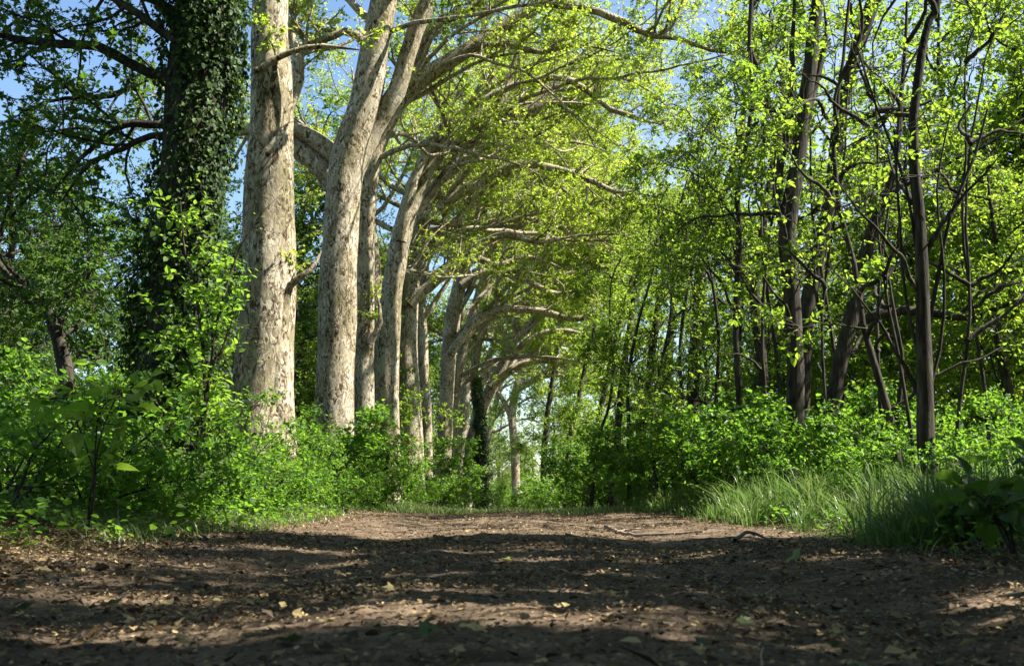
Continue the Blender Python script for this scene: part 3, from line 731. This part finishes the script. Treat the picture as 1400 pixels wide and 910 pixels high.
right_tree('slender sapling stem rising out of the right verge nearest the path end',
           [(803, 670, 4), (815, 590, 4), (830, 520, 3.8), (845, 450, 3.4), (862, 385, 2.5)], 42, [], .8, 11, 1.2, None, (.7, 1.4))
right_tree('dark trunk in deep shade between elbowed and straight trunks',
           [(1042, 655, 9), (1046, 560, 8.5), (1040, 470, 8), (1032, 400, 7), (1045, 300, 6), (1062, 200, 5)], 24, [], 3, 13, 1.4)
right_tree('slim shaded stem leaning right just behind the V-shaped pair',
           [(905, 665, 7), (912, 560, 6.5), (915, 470, 6), (925, 390, 5.5), (938, 320, 4)], 38, [], 1.2, 13, 1.2, None, (1, 2.2))
right_tree('small reddish stem standing right of the path-end sky gap',
           [(742, 668, 4.5), (744, 620, 4.5), (748, 570, 4), (755, 520, 3), (762, 470, 2.5)], 80, [], 4, 14, 2, dict(size=.11, len1=(1.2, 2.6)), (2.2, 4))
right_tree('small slanting stem among bright bushes right of path end',
           [(772, 668, 4), (778, 610, 4), (788, 560, 3.5), (800, 500, 3), (815, 440, 2.5)], 62, [], 4, 14, 1.6, dict(size=.1, len1=(.8, 1.7)), (1.2, 2.4))
TS = 'thin dark stems among the right-hand trees'
for px, Y, dx, hpx, r in ((850, 30, 45, 280, 3), (925, 26, 30, 240, 3.2), (985, 23, -25, 200, 3), (1025, 19, 50, 150, 3), (1062, 22, -20, 120, 3.2), (1120, 15, 35, 90, 2.8), (1150, 19, -45, 100, 3.2), (1195, 15, 30, 120, 3), (1245, 13.5, -60, 60, 2.8), (1300, 14, 45, 80, 3), (1345, 15, -30, 60, 3), (815, 36, 30, 380, 2.5), (1000, 30, 40, 250, 3), (895, 24, 18, 330, 2.6)):
    k = np.linspace(0, 1, 6)
    right_tree('thin dark stem rising through the leaves between the larger right-hand trunks', [(px + dx * q + 9 * math.sin(px + 7 * q), 660 + (hpx - 660) * q, r * (1.05 - .6 * q)) for q in k], Y, [], .6, 4, 1.8, dict(per_m=1.8, n=11), (.6, 1.3), TS, 7)
# left small leaning trunk
right_tree('short leaning grey trunk among leaves at the far left', [(102, 640, 13), (95, 540, 12), (88, 490, 11), (74, 440, 9), (58, 412, 6), (30, 385, 5), (-5, 350, 4)], 16,
           [[(80, 450, 4), (95, 400, 4), (130, 360, 3), (150, 320, 2)]], 1.5, 9, 1.5, dict(size=.08), (1.2, 2.6), None, 12, 'leaning_tree', M_DARK_LEAF)

# ------------------------------------------------------------------ trees of one kind, standing behind and beside: one built, the rest copied
def wood_tree(label, x, y, h, seed, leafm, group, n=26, crown=(1.8, 3.4), z0=1.2, spec=None):
    g = float(H(x, y))
    K = 7
    t = np.linspace(0, 1, K)
    pts = np.stack([x + .5 * t ** 1.5 * rng.normal() + .12 * rng.normal(size=K) * t, y + .5 * t * rng.normal() + .1 * rng.normal(size=K) * t, g + h * t], 1)
    rd = .16 * (1.05 - t) + .012
    lim = []
    for k in range(n):
        z = g + z0 + (h - z0 - .2) * (k + rng.random()) / n
        f = 1.1 - .55 * (z - g) / h
        lim.append(auto_limb((pts, rd), z, rng.uniform(0, 360), rng.uniform(5, 50), rng.uniform(*crown) * f, .035, .01, .2))
    return make_tree('woodland_tree', label, 'tree', (pts, rd), lim, M_BARK, leafm, {**WS, **dict(size=.09, per_m=3.0, len1=(.8, 2.0), tw=10, n=14), **(spec or {})}, group, 9, .05)
save = (GAPS_O, GAPS_R, GAPS_K)
BR, BL, SH = 'bright trees standing behind the right-hand trunks', 'dark leafy trees behind the ivy-covered tree', 'roadside trees shading the near path from the right'
lab_r = 'bright green leafy tree in the wall of foliage behind the right-hand trunks'
lab_l = 'dark green leafy tree in the thicket left of the ivy-covered tree'
lab_s = 'leafy tree overhanging from beyond the right edge, added to shade the near path'
DS = dict(per_m=3.6, n=20, tw=11)  # sun-blocking trees, largely out of view, added and thickened to shade the near path
w1 = wood_tree(lab_s, 5.9, 1.2, 10, 1, M_DARK_LEAF, SH, spec=DS)
w2 = wood_tree(lab_s, 6.6, 5.2, 11, 2, M_DARK_LEAF, SH, spec=DS)
w3 = wood_tree(lab_s, 5.4, -2.6, 9, 3, M_DARK_LEAF, SH, spec=DS)
for k, (x, y, hh) in enumerate(((7.3, 7.4, 10), (9.6, 3, 12), (9.8, 6.6, 12), (5.2, 3.2, 8), (8.8, -.8, 12), (8.2, 5.2, 11))):
    wood_tree(lab_s, x, y, hh, 20 + k, M_DARK_LEAF, SH, spec=DS)
for k, (x, y, hh) in enumerate(((7.8, 8.2, 17), (10.6, 9.3, 19)  )):
    wood_tree(lab_s, x, y, hh, 30 + k, M_DARK_LEAF, SH, 30, (2.4, 4.6), 8, DS)
GAPS_O, GAPS_R, GAPS_K = [], [], []
w4 = wood_tree(lab_r, 9.5, 21, 8.5, 4, M_WOOD_LEAF, BR, 24, (1.6, 3.2), .6)
w5 = wood_tree(lab_r, 7.6, 30, 9.5, 5, M_WOOD_LEAF, BR, 26, (1.8, 3.4), .6)
w6 = wood_tree(lab_l, -11, 24, 7.5, 6, M_DARK_LEAF, BL, 26, (1.6, 3.2), .5)
w7 = wood_tree(lab_l, -8.5, 31, 9, 7, M_DARK_LEAF, BL, 28, (1.8, 3.4), .5)
def put(src, x, y, sc, label, group):
    dup(src, (x, y, float(H(x, y)) - .05), rng.uniform(0, 6.28), sc, label, group)
for k, (x, y, sc) in enumerate(((7.3, 16.5, .62), (10.5, 17.5, .8), (8.2, 25, .8), (6.2, 36, .7), (8.5, 42, .8), (5.8, 46, .62), (6.6, 55, .7), (6.0, 66, .72), (7.0, 78, .8), (6.2, 92, .8), (10, 62, .9), (12, 33, .9), (9.5, 100, 1.0), (14, 46, 1.1), (7.2, 115, .9), (11, 22, 1.2), (9.2, 26.5, 1.15), (11.5, 28, 1.35), (14, 25, 1.4), (7.6, 33, .85), (10, 37, 1.1), (16, 33, 1.6))):
    put((w4, w5)[k % 2], x, y, sc, lab_r, BR)
for k, (x, y, sc) in enumerate(((-7.6, 17.5, .52), (-9.2, 18, .6), (-12.5, 27, .65), (-9.6, 28, .7), (-15, 33, .75), (-11.5, 37, 1.0), (-7.2, 26, .6), (-8, 42, 1.0), (-13, 46, 1.2), (-18, 40, 1.1), (-7.5, 52, 1.0), (-8, 66, 1.1), (-9, 82, 1.3), (-10, 100, 1.4), (-5, 122, 1.1), (-1.5, 135, 1.0), (-14, 62, 1.3), (-9.5, 44, 1.7), (-12, 55, 1.8), (-8.5, 74, 1.8), (-16, 30, .9), (-20, 50, 1.3), (-7.5, 4.5, 1.1), (-8, -1.5, 1.3), (-2.5, -9, 1.3), (3, -10, 1.3))):  # last few are no thicket: unseen round the camera, added to darken the foreground
    put((w6, w7)[k % 2], x, y, sc, lab_l, BL)
lab_m = 'leafy green tree filling the gaps between the plane trunks'
for k, (x, y, sc) in enumerate(((-.8, 108, .55), (-2, 158, 1.6), (3, 165, 1.5), (-7, 170, 2), (-6.8, 36, .9), (-6.6, 45, 1.1), (-6.8, 57, 1.3), (-7, 70, 1.5), (-7.5, 90, 1.8), (-3.5, 128, 1.2), (-6, 112, 1.8), (1.5, 150, 1.0), (5, 128, 1.5), (8, 140, 1.8))):
    put((w4, w5)[k % 2], x, y, sc, lab_m, 'trees seen through the plane row')
GAPS_O, GAPS_R, GAPS_K = save

# ------------------------------------------------------------------ shrubs
def make_shrub(label, loc, h, stems, leafm, size, kind='ovate', spread=.55, per=9, n=9, name='shrub', group=None, cat='shrub'):
    per, n = per * 1.3, int(n * 1.5)
    base = np.array(loc, float)
    root = thing(name, label, cat, base, group)
    lv = Leaves()
    for s in range(stems):
        az = 2 * math.pi * (s + rng.random() * .8) / stems
        D = np.array([[math.cos(az) * spread, math.sin(az) * spread, 1.0]])
        L = h * rng.uniform(.75, 1.15)
        q = grow(base[None] + np.array([[math.cos(az), math.sin(az), 0]]) * .06, D, np.array([L]), 9, .13, np.array([math.cos(az) * .05, math.sin(az) * .05, -.02]))
        wd = Wood()
        wd.tubes(q, (.011 + .004 * h) * np.linspace(1, .25, 9)[None], 6)
        p, d, t, _ = spawn(q, int(per * L), .12, .9)
        b1 = grow(p, d, rng.uniform(.3, .75, len(p)) * min(1.2, h / 1.5) * (1.15 - .5 * t), 5, .22, np.array([0, 0, .02]))
        wd.tubes(b1, np.full((len(b1), 1), .006) * np.linspace(1, .35, 5)[None], 4)
        p, d, t, pi = spawn(b1, 4, .25, .8)
        tw = grow(p, d, rng.uniform(.12, .35, len(p)), 3, .2, np.array([0, 0, -.03]))
        leafy(lv, tw, n, size, kind, .2, .8, tone0=rng.random(len(b1))[pi])
        wd.build('stem', M_BARK, root, base)
    lv.build('foliage', leafm, root, base)
    return root
def shrub_at(px, Y): return G(px, Y, -.02)
SL, SR = 'bushes on the left bank', 'bushes under the right-hand trees'
sA = make_shrub('bright bush at the foot of the pale straight plane, right of its root flare', shrub_at(412, 19.5), 1.5, 6, M_SHRUB_LEAF, .06, group=SL)
sB = make_shrub('dense green bush covering the foot of the big forked plane', shrub_at(452, 24), 2.3, 7, M_SHRUB_LEAF, .065, 'round', group=SL)
sC = make_shrub('low sunlit bush in front of the pale straight plane trunk', shrub_at(345, 14.5), .95, 7, M_SHRUB_LEAF, .05, 'ovate', .8, 12, 10, group=SL)
sD = make_shrub('shaded dark bush at the left edge of the photo, nearest the camera', shrub_at(20, 9), 1.15, 6, M_SHRUB_LEAF, .065, 'ovate', .8, 5, 6, group=SL)
def sh(src, px, Y, sc, label, group=SL): dup(src, shrub_at(px, Y), rng.uniform(0, 6.28), sc, label, group)
sh(sA, 300, 14, .85, 'leafy bush hiding the foot of the ivy-covered tree on its right')
sh(sA, 190, 13.5, .62, 'leafy bush hiding the foot of the ivy-covered tree on its left')
sh(sC, 250, 11.5, .9, 'low bright bush before the ivy-covered tree')
sh(sC, 130, 10, 1.0, 'low bush beneath the broad-leaved spray')
sh(sD, 80, 11, 1.2, 'tall shaded bush under the short leaning grey trunk')
sh(sB, 20, 14, .85, 'sunlit bush on the far left behind the shaded dark one')
sh(sB, 100, 17, .9, 'bush left of the ivy tree, behind the short leaning trunk')
sh(sA, 385, 16.5, .75, 'small bush overlapping the root flare of the straight plane')
sh(sA, 478, 26, 1.15, 'bush between the forked plane and the slim one')
sh(sB, 505, 31, .75, 'bush at the foot of the slim plane')
sh(sA, 545, 37, 1.2, 'bush at the foot of the knuckled leaning plane')
sh(sB, 425, 30, 1.0, 'tall bush filling the gap between straight and forked planes')
sh(sC, 440, 18.5, .9, 'low bush at the grass edge before the forked plane')
sh(sC, 500, 24, .9, 'low bush at the grass edge before the slim plane')
sh(sA, 575, 46, 1.0, 'bush at the foot of the thick plane with the side limb')
sh(sB, 600, 55, 1.1, 'bush at the foot of the thin wavy plane')
sh(sA, 625, 62, 1.3, 'bush at the foot of the pale right-leaning plane')
sh(sA, 668, 72, 1.2, 'bush right of the narrow ivy-clad trunk')
sh(sB, 705, 95, 1.2, 'bush at the far end of the path below the sky gap')
sh(sB, 640, 84, 1.3, 'bush behind the hard leaning far plane')
sh(sB, 540, 48, 1.5, 'tall bush behind the knuckled leaning plane')
sh(sB, 480, 40, 1.3, 'tall bush deep behind the forked plane')
for px, Y, sc, src, lb in ((740, 70, 1.2, sA, 'bush right of the sky gap at the path end'), (765, 55, 1.2, sB, 'bush around the small slanting stem'), (790, 45, 1.2, sA, 'bush at the foot of the verge sapling'),
                           (830, 38, 1.15, sB, 'bush between the narrow V of stems'), (868, 32, 1.1, sA, 'bush at foot of the slim right-leaning stem'), (905, 29, 1.05, sB, 'bush left of the elbowed trunk'),
                           (960, 25, 1.1, sB, 'bush at the foot of the elbowed trunk'), (1005, 21, 1.3, sA, 'bush at the foot of the vine-like stem'), (1050, 19, 1.05, sB, 'shaded bush left of the straight dark trunk'),
                           (1100, 17, .95, sB, 'bush at the foot of the straight dark trunk'), (1165, 15.8, 1.0, sA, 'bush right of the crooked grey trunk'), (1200, 19, .9, sB, 'bright bush behind the thin forked stem'),
                           (1310, 14.5, .8, sB, 'bright bush right of the shooting trunk'), (1370, 12, .8, sA, 'bush behind the big-leaved plants'), (1230, 24, 1.3, sB, 'bright bush far behind the shooting trunk'),
                           (1330, 20, 1.1, sB, 'bright bush far back near the right edge'), (1062, 16.6, .75, sA, 'bush in front of the straight dark trunk, left side'), (1128, 14.6, .7, sA, 'bush in front of the crooked grey trunk'), (1215, 13.6, .75, sA, 'bush between crooked grey trunk and shooting trunk'), (975, 20, 1.0, sA, 'bush in front of the elbowed trunk'), (720, 112, 1.3, sB, 'bush closing the far end of the path'), (1030, 28, 1.5, sB, 'tall bush deep behind the vine-like stem'),
                           (920, 40, 1.6, sB, 'tall bush deep behind the slim stems'), (850, 52, 1.6, sB, 'tall bush deep behind the verge sapling')):
    sh(src, px, Y, sc, lb, SR)

# sapling with bright leaflets in front of the ivy-covered tree
def spray_tree(name, label, stems, leafm, size, kind, tw, n, twlen, cat='sapling', rmax=.007):
    base = stems[0][0][0].copy(); base[2] = float(H(base[0], base[1]))
    root = thing(name, label, cat, base)
    lv = Leaves()
    for p, r in stems:
        p, r = resample(p, r, .12, .01)
        wd = Wood(); wd.tubes(p[None], r[None], 6)
        q, d, t, _ = spawn(p[None], tw, .3, .9)
        b = grow(q, d, rng.uniform(*twlen, tw), 5, .15, np.array([0, 0, -.04]))
        wd.tubes(b, np.full((tw, 1), .004) * np.linspace(1, .4, 5)[None], 4)
        leafy(lv, b, n, size, kind, .25, 1.0, .3, lo=.3)
        wd.build('stem', M_BARK, root, base)
    lv.build('foliage', leafm, root, base)
    return root
M_BRIGHT = leaf_mat('bright_leaf', (.06, .145, .015), (.085, .17, .02), (.13, .21, .03), (.22, .43, .03), (.36, .54, .05), .52)
g0 = G(275, 12.6)
S = [(np.vstack([g0, tr_px(l, 12.4)[0]]), np.append(.02, tr_px(l, 12.4)[1])) for l in (
    [(285, 520, 2.2), (300, 430, 2), (320, 360, 1.6), (345, 310, 1)], [(280, 520, 2.2), (270, 420, 2), (255, 340, 1.6), (245, 275, 1)], [(270, 540, 2), (235, 460, 1.6), (215, 430, 1.2)], [(285, 520, 2), (300, 480, 1.6), (318, 440, 1)])]
spray_tree('leafy_sapling', 'bright green sapling with drooping leaflets in front of the ivy-covered trunk', S, M_BRIGHT, .072, 'ovate', 46, 15, (.25, .6))
g0 = G(128, 8.3)
S = [(np.vstack([g0, tr_px(l, 8.2)[0]]), np.append(.008, tr_px(l, 8.2)[1])) for l in (
    [(130, 620, 1.2), (140, 560, 1.1), (170, 538, .9), (215, 545, .7), (245, 540, .5)], [(130, 640, 1.2), (110, 580, 1), (90, 545, .8), (60, 540, .6)], [(135, 610, 1.2), (150, 560, 1), (170, 520, .7)])]
spray_tree('broad_leaved_sapling', 'young sapling holding a flat spray of broad leaves over the left bank', S, M_BRIGHT, .125, 'broad', 9, 4, (.1, .25))
# big-leaved plants at the right edge
for k, (px, Y, h, lb) in enumerate(((1375, 6.3, .42, 'tallest dark big-leaved plant at the right edge by the grass'), (1425, 5.8, .6, 'big-leaved plant cut by the right edge'), (1330, 7.4, .22, 'low big-leaved plant left of the tallest one'))):
    g0 = G(px, Y)
    S = []
    for j in range(3):
        d = np.array([rng.normal() * .14, rng.normal() * .1, 0])
        S.append((np.array([g0, g0 + d * .5 + [0, 0, h * .55], g0 + d + [0, 0, h * (1 - .15 * j)]]), np.array([.009, .007, .003])))
    spray_tree('broad_leaved_plant', lb, S, M_DARK_LEAF, .11, 'broad', 9, 3, (.06, .18), 'plant')

# ------------------------------------------------------------------ grass (nobody could count it)
def blades(name, x, y, h, wd, label=None, lean=.5, tone=(0, 1), mat=None, out=None):
    n = len(x)
    z = H(x, y) - .02
    K = 4
    az = rng.uniform(0, 2 * math.pi, n) if out is None else out + rng.normal(0, .5, n)
    D = np.stack([np.cos(az), np.sin(az), np.zeros(n)], 1)
    le = np.abs(rng.normal(lean, .3, n))
    side = np.stack([-np.sin(az + rng.normal(0, .6, n)), np.cos(az), np.zeros(n)], 1)
    t = np.linspace(0, 1, K + 1)
    ctr = np.stack([x, y, z], 1)[:, None, :] + (h[:, None] * (t ** 2) * le[:, None])[..., None] * D[:, None, :] + np.stack([0 * t, 0 * t, t - .28 * t ** 3], 1)[None] * h[:, None, None] * (1 - .18 * np.minimum(le, 1.5))[:, None, None]
    wv = (wd[:, None] * np.array([.7, 1, .85, .5, .06])[None])[..., None] * side[:, None, :]
    V = np.stack([ctr - wv, ctr + wv], 2).reshape(n, -1, 3)
    i = (np.arange(n) * (2 * (K + 1)))[:, None]
    f = np.stack([np.concatenate([i + 2 * k, i + 2 * k + 1, i + 2 * k + 3, i + 2 * k + 2], 1) for k in range(K)], 1).reshape(-1, 4)
    tn = np.repeat(rng.uniform(*tone, n), K)
    return tag(build(name, V.reshape(-1, 3), [f], mat or M_GRASS, None, True, tn), label, None, None, 'stuff')
def clumped(n, x0, x1, y0, y1, dens):
    x, y = rng.uniform(x0, x1, n * 4), y0 + (y1 - y0) * rng.random(n * 4) ** 1.6
    k = rng.random(n * 4) < dens(x, y)
    return x[k][:n], y[k][:n]
# tall grass on the right verge
cxs, cys = clumped(420, 2.2, 6.0, 7.6, 30, lambda x, y: smooth(.0, .5, x - edge_r(y) - .05) * smooth(-.6, .3, noise2(x, y, 1.2, 2)))
nb = 62
cs = rng.uniform(.4, 1.05, len(cxs)) * (.6 + .4 * smooth(0, .9, cxs - edge_r(cys)))
rad = np.abs(rng.normal(size=len(cxs) * nb)) * .11; ang = rng.uniform(0, 6.283, len(rad))
x = np.repeat(cxs, nb) + np.cos(ang) * rad; y = np.repeat(cys, nb) + np.sin(ang) * rad
h = np.repeat(cs, nb) * rng.uniform(.35, 1.0, len(x))
blades('tall_grass', x, y, h, rng.uniform(.003, .0075, len(x)), 'tall arching grass clumps along the right edge of the path', .45, (0, .82), out=ang)
# short verge grass both sides and at the far end
x, y = clumped(26000, -6.5, -1.6, 7.5, 45, lambda x, y: smooth(-.15, .7, edge_l(y) - x + .1) * smooth(-.5, .4, noise2(x, y, .9, 2)) * smooth(-9, -3, x))
x2, y2 = clumped(20000, 1.6, 6, 6, 50, lambda x, y: smooth(-.25, .5, x - edge_r(y)) * smooth(-.6, .4, noise2(x, y, 1.1, 2)))
x3, y3 = clumped(14000, -2.6, 2.6, 24, 70, lambda x, y: smooth(22, 45, y) * .6 + smooth(.8, 2.3, np.abs(x)) * .5)
x, y = np.concatenate([x, x2, x3]), np.concatenate([y, y2, y3])
far = smooth(8, 40, y)
blades('verge_grass', x, y, rng.uniform(.07, .26, len(x)) * (1 + .7 * far), rng.uniform(.002, .004, len(x)) * (1 + 1.6 * far), 'short green grass along both path edges', .6)
# thin tufts on the path
cx = np.array([.55, .9, .7, 1.2, .3, -.9, .15, 1.5, .35, -.35, -1.2, .75, .16]); cyy = np.array([7.8, 8.6, 9.6, 7.2, 12, 5.2, 3.2, 5.6, 15, 18, 8.8, 11, 2.9])
x = np.repeat(cx, 26) + rng.normal(size=26 * len(cx)) * .16; y = np.repeat(cyy, 26) + rng.normal(size=26 * len(cx)) * .22
blades('path_grass', x, y, rng.uniform(.02, .075, len(x)), rng.uniform(.0012, .0025, len(x)), 'thin grass tufts sprouting from the trodden soil', .7)

# low leafy ground cover on the banks
def cover(name, n, x0, x1, y0, y1, dens, size, mat, label, hmax):
    x, y = clumped(n, x0, x1, y0, y1, dens)
    n = len(x)
    hh = hmax * rng.random(n) ** 1.2 * (.4 + .8 * smooth(-.5, .6, noise2(x, y, 1.4, 2)))
    lv = Leaves()
    c = np.stack([x, y, H(x, y) + hh], 1)
    lv.add('round', c, rng.normal(size=(n, 3)) * np.array([1, 1, .25]), np.array([0, 0, 1.0]) + rng.normal(size=(n, 3)) * .4, size * rng.uniform(.5, 1.3, n), np.clip(.5 * rng.random(n) + .25 + .3 * noise2(x, y, 1.0, 2), 0, 1))
    return tag(lv.build(name, mat, None, np.zeros(3)), label, None, None, 'stuff')
cover('ground_cover', 34000, -8.5, -2.2, 4.2, 30, lambda x, y: smooth(-.1, .9, edge_l(y) - x + .12 * noise2(x, y, 2.5, 2)) * (.35 + .65 * smooth(-.4, .3, noise2(x, y, .8, 2))), .06, M_SHRUB_LEAF, 'low leafy ground cover spreading over the left bank', .24)
cover('ground_cover', 16000, 2.3, 8, 4.0, 26, lambda x, y: smooth(0, .8, x - edge_r(y)) * .8, .06, M_SHRUB_LEAF, 'low leafy ground cover under the right-hand trees', .2)

# ------------------------------------------------------------------ leaf litter (stuff), fallen leaves and sticks (things)
def litter(name, n, label):
    lv = Leaves()
    y = np.concatenate([1.25 + 7.5 * rng.random(int(n * .72)) ** 1.25, 8 + 14 * rng.random(n - int(n * .72))])
    x = rng.uniform(-4.2, 3.6, n)
    dens = .35 + .5 * smooth(-.3, .5, noise2(x, y, 1.1, 3)) + .6 * smooth(1.4, 2.8, -x) + .3 * smooth(1.2, 2.4, x)
    k = rng.random(n) < dens * np.where(np.abs(x) < .48 * y + .5, 1, 0)
    x, y = x[k], y[k]; n = len(x)
    z = H(x, y) + .018 + .02 * rng.random(n)
    sz = rng.gamma(1.7, .0058, n) + .004 + .03 * (rng.random(n) < .025 + .08 * smooth(1.8, 2.8, -x))
    kinds = rng.integers(0, 5, n)
    for j, kd in enumerate(('bit', 'ovate', 'lobed', 'narrow', 'bit')):
        m = kinds == j
        lv.add(kd, np.stack([x, y, z], 1)[m], rng.normal(size=(m.sum(), 3)) * np.array([1, 1, .15]), np.array([0, 0, 1.0]) + rng.normal(size=(m.sum(), 3)) * .32, sz[m], np.clip(rng.beta(1.1, 1.9, m.sum()), 0, 1))
    return tag(lv.build(name, M_LITTER, None, np.zeros(3)), label, None, None, 'stuff')
litter('leaf_litter', 270000, 'brown leaf litter and bud scales scattered over the path')

def fallen_leaf(label, px, py, size, mat, tone, group=None, curl=.25, tilt=.25):
    d = (py - 675) / FPX
    Y = (CAM_H - .02) / d
    for _ in range(6): Y = (CAM_H - float(H((px - 700) / FPX * Y, Y)) - .03) / d
    ang = rng.uniform(0, 6.28)
    o = np.array([[0, 0], [.2, .06], [.5, .02], [.42, .22], [.62, .5], [.36, .46], [.27, .62], [.2, .6], [0, 1]])
    out = np.vstack([o, (o * [-1, 1])[-2:0:-1]]) - [0, .5]
    n = len(out)
    ring = [np.zeros((1, 2)), out * .5, out]
    v = np.vstack(ring)
    zc = curl * (np.abs(v[:, 0]) ** 1.5 * .9 + .35 * v[:, 1] ** 2 * np.sign(rng.normal())) + .03 * rng.normal(size=len(v))
    size *= .72
    V = np.column_stack([v, zc]) * size
    c, s = math.cos(ang), math.sin(ang)
    V = V @ np.array([[c, s, 0], [-s, c, 0], [0, 0, 1]])
    V = V @ np.array([[1, 0, tilt * rng.normal()], [0, 1, tilt * rng.normal()], [0, 0, 1]])
    V[:, 2] -= V[:, 2].min()
    f3 = np.array([[0, 1 + i, 1 + (i + 1) % n] for i in range(n)])
    f4 = np.array([[1 + i, 1 + n + i, 1 + n + (i + 1) % n, 1 + (i + 1) % n] for i in range(n)])
    x = (px - 700) / FPX * Y
    ob = build('fallen_leaf', V, [f3, f4], mat, None, True, np.full(len(f3) + len(f4), tone), (x, Y, float(H(x, Y)) + .022))
    return tag(ob, label, 'leaf', group)
FL = 'leaves lying loose on the path'
for px, py, s, m, t, lb in ((35, 826, .12, 'g', .3, 'large dull green leaf lying at the lower left edge'), (368, 818, .10, 'g', .1, 'dark green folded leaf left of centre on the near path'), (694, 760, .09, 'g', 1, 'small bright yellow leaf standing at the middle of the path'),
                            (545, 858, .09, 'g', .5, 'broad green leaf in the centre foreground, left of middle'), (590, 856, .075, 'g', .4, 'green leaf beside the broad one in the centre foreground'), (842, 803, .07, 'g', .6, 'small pale green leaf standing right of centre'),
                            (845, 770, .08, 'g', .5, 'pale green leaf beyond the standing small one, right of centre'), (1075, 765, .13, 'g', .55, 'wide flat green leaf by the right path edge'), (1188, 772, .08, 'g', .75, 'pale upright leaf at the right path edge'),
                            (1258, 775, .11, 'b', .95, 'curled tan leaf on the right path edge'), (1270, 895, .065, 'g', .6, 'bright green leaf at the lower right'), (950, 868, .06, 'g', .2, 'dark green leaf in the right foreground'),
                            (1012, 842, .08, 'g', .4, 'green leaf right of the grass sprout'), (1132, 872, .05, 'g', .5, 'grey-green leaf lying in the right foreground'), (1180, 833, .07, 'g', .5, 'pale leaf on shaded soil at right'),
                            (1170, 902, .07, 'g', .5, 'wide green leaf cut by the lower edge'), (505, 753, .08, 'g', .6, 'pale leaf lying near the lit band left of centre'), (440, 790, .08, 'g', .3, 'upright green leaf left of the path middle'),
                            (65, 797, .13, 'b', .35, 'large brown leaf at the left path edge'), (215, 826, .06, 'b', .8, 'orange tan leaf in the left sun patch'), (165, 822, .1, 'g', .7, 'yellow-green leaf in the left sun patch'),
                            (265, 868, .07, 'b', .7, 'brown leaf in the left foreground'), (400, 868, .08, 'g', .3, 'narrow green leaf in the left foreground'), (990, 700 + 66, .07, 'b', .9, 'pale leaf clump on the path right of centre'),
                            (70, 775, .12, 'b', .95, 'pale papery leaf in the sun spot at far left'), (800, 905, .05, 'b', .6, 'curled brown leaf at the lower middle edge'), (620, 900, .05, 'b', .75, 'tan leaf at the lower middle'), (140, 895, .06, 'b', .6, 'brown leaf at the lower left corner')):
    fallen_leaf(lb, px, py, s, M_GREENFALL if m == 'g' else M_LITTER, t, FL)

def stick(label, pts, r0, tone, group='fallen sticks on the ground', fork=None):
    """pts: ground positions (x, y, lift)"""
    q = np.array([[a, b, float(H(a, b)) + .025 + c] for a, b, c in pts])
    p, r = resample(q, r0 * np.linspace(1, .45, len(q)), .05, .004)
    wd = Wood(); wd.tubes(p[None], r[None], 7, .15)
    if fork:
        i = int(len(p) * .45)
        f = np.array([p[i], p[i] + np.array(fork) * .5 + [0, 0, .01], p[i] + np.array(fork)])
        f, fr = resample(f, [r[i] * .7, r[i] * .5, r[i] * .25], .05, .003)
        wd.tubes(f[None], fr[None], 6)
    v, f = np.concatenate(wd.v), np.concatenate(wd.q)
    b = np.array([q[0, 0], q[0, 1], float(H(q[0, 0], q[0, 1]))])
    return tag(build('fallen_stick', v - b, [f], M_STICK, None, True, np.full(len(f), tone), b), label, 'stick', group)
def gpx(px, py, lift=0.0):
    d = (py - 675) / FPX; Y = CAM_H / d
    for _ in range(6): Y = (CAM_H - float(H((px - 700) / FPX * Y, Y)) - .02) / d
    return ((px - 700) / FPX * Y, Y, lift)
stick('pale crooked fallen branch lying by the right grass edge', [gpx(826, 722, .03), gpx(850, 727), gpx(880, 727), (1.75, 10.6, .01)], .022, 1.0, fork=(.25, .2, .03))
stick('dark stick across the middle of the sunlit band', [gpx(660, 740), gpx(710, 741), gpx(790, 742)], .013, .1)
stick('short dark stick beyond the sunlit band, left of centre', [gpx(595, 731), gpx(618, 735)], .014, .1)
stick('slanting twig in the lit band at left', [gpx(560, 720), gpx(572, 725), (-1.0, 10.9, 0)], .009, .6)
stick('pale twig at the left edge below the leafy bank', [gpx(80, 763), gpx(110, 772)], .009, 1.0)
stick('leaning pale stick against the left bank', [gpx(172, 748), gpx(166, 728, .07)], .008, .8)
stick('thin long stick on the shaded soil at left', [gpx(120, 800), gpx(150, 799), gpx(185, 800)], .005, .5)
stick('long thin twig on the soil left of centre', [gpx(215, 770), gpx(260, 775), gpx(300, 772)], .008, .3)
stick('twig in the right foreground beside a green leaf', [gpx(900, 847), gpx(925, 843), gpx(938, 838)], .004, .3)
stick('dark root-like stick at the right verge foot', [gpx(1000, 741, .02), gpx(1020, 735, .05), gpx(1050, 738)], .018, 0)
stick('pale twig at the right edge of the path', [gpx(1290, 776), gpx(1320, 783), gpx(1350, 784)], .008, .9)
stick('short twig standing out of the lower middle foreground', [gpx(1031, 905), gpx(1030, 890, .02)], .003, .9)
stick('grey twig in the centre of the near path', [gpx(660, 812), gpx(700, 808), gpx(730, 811)], .004, .4)
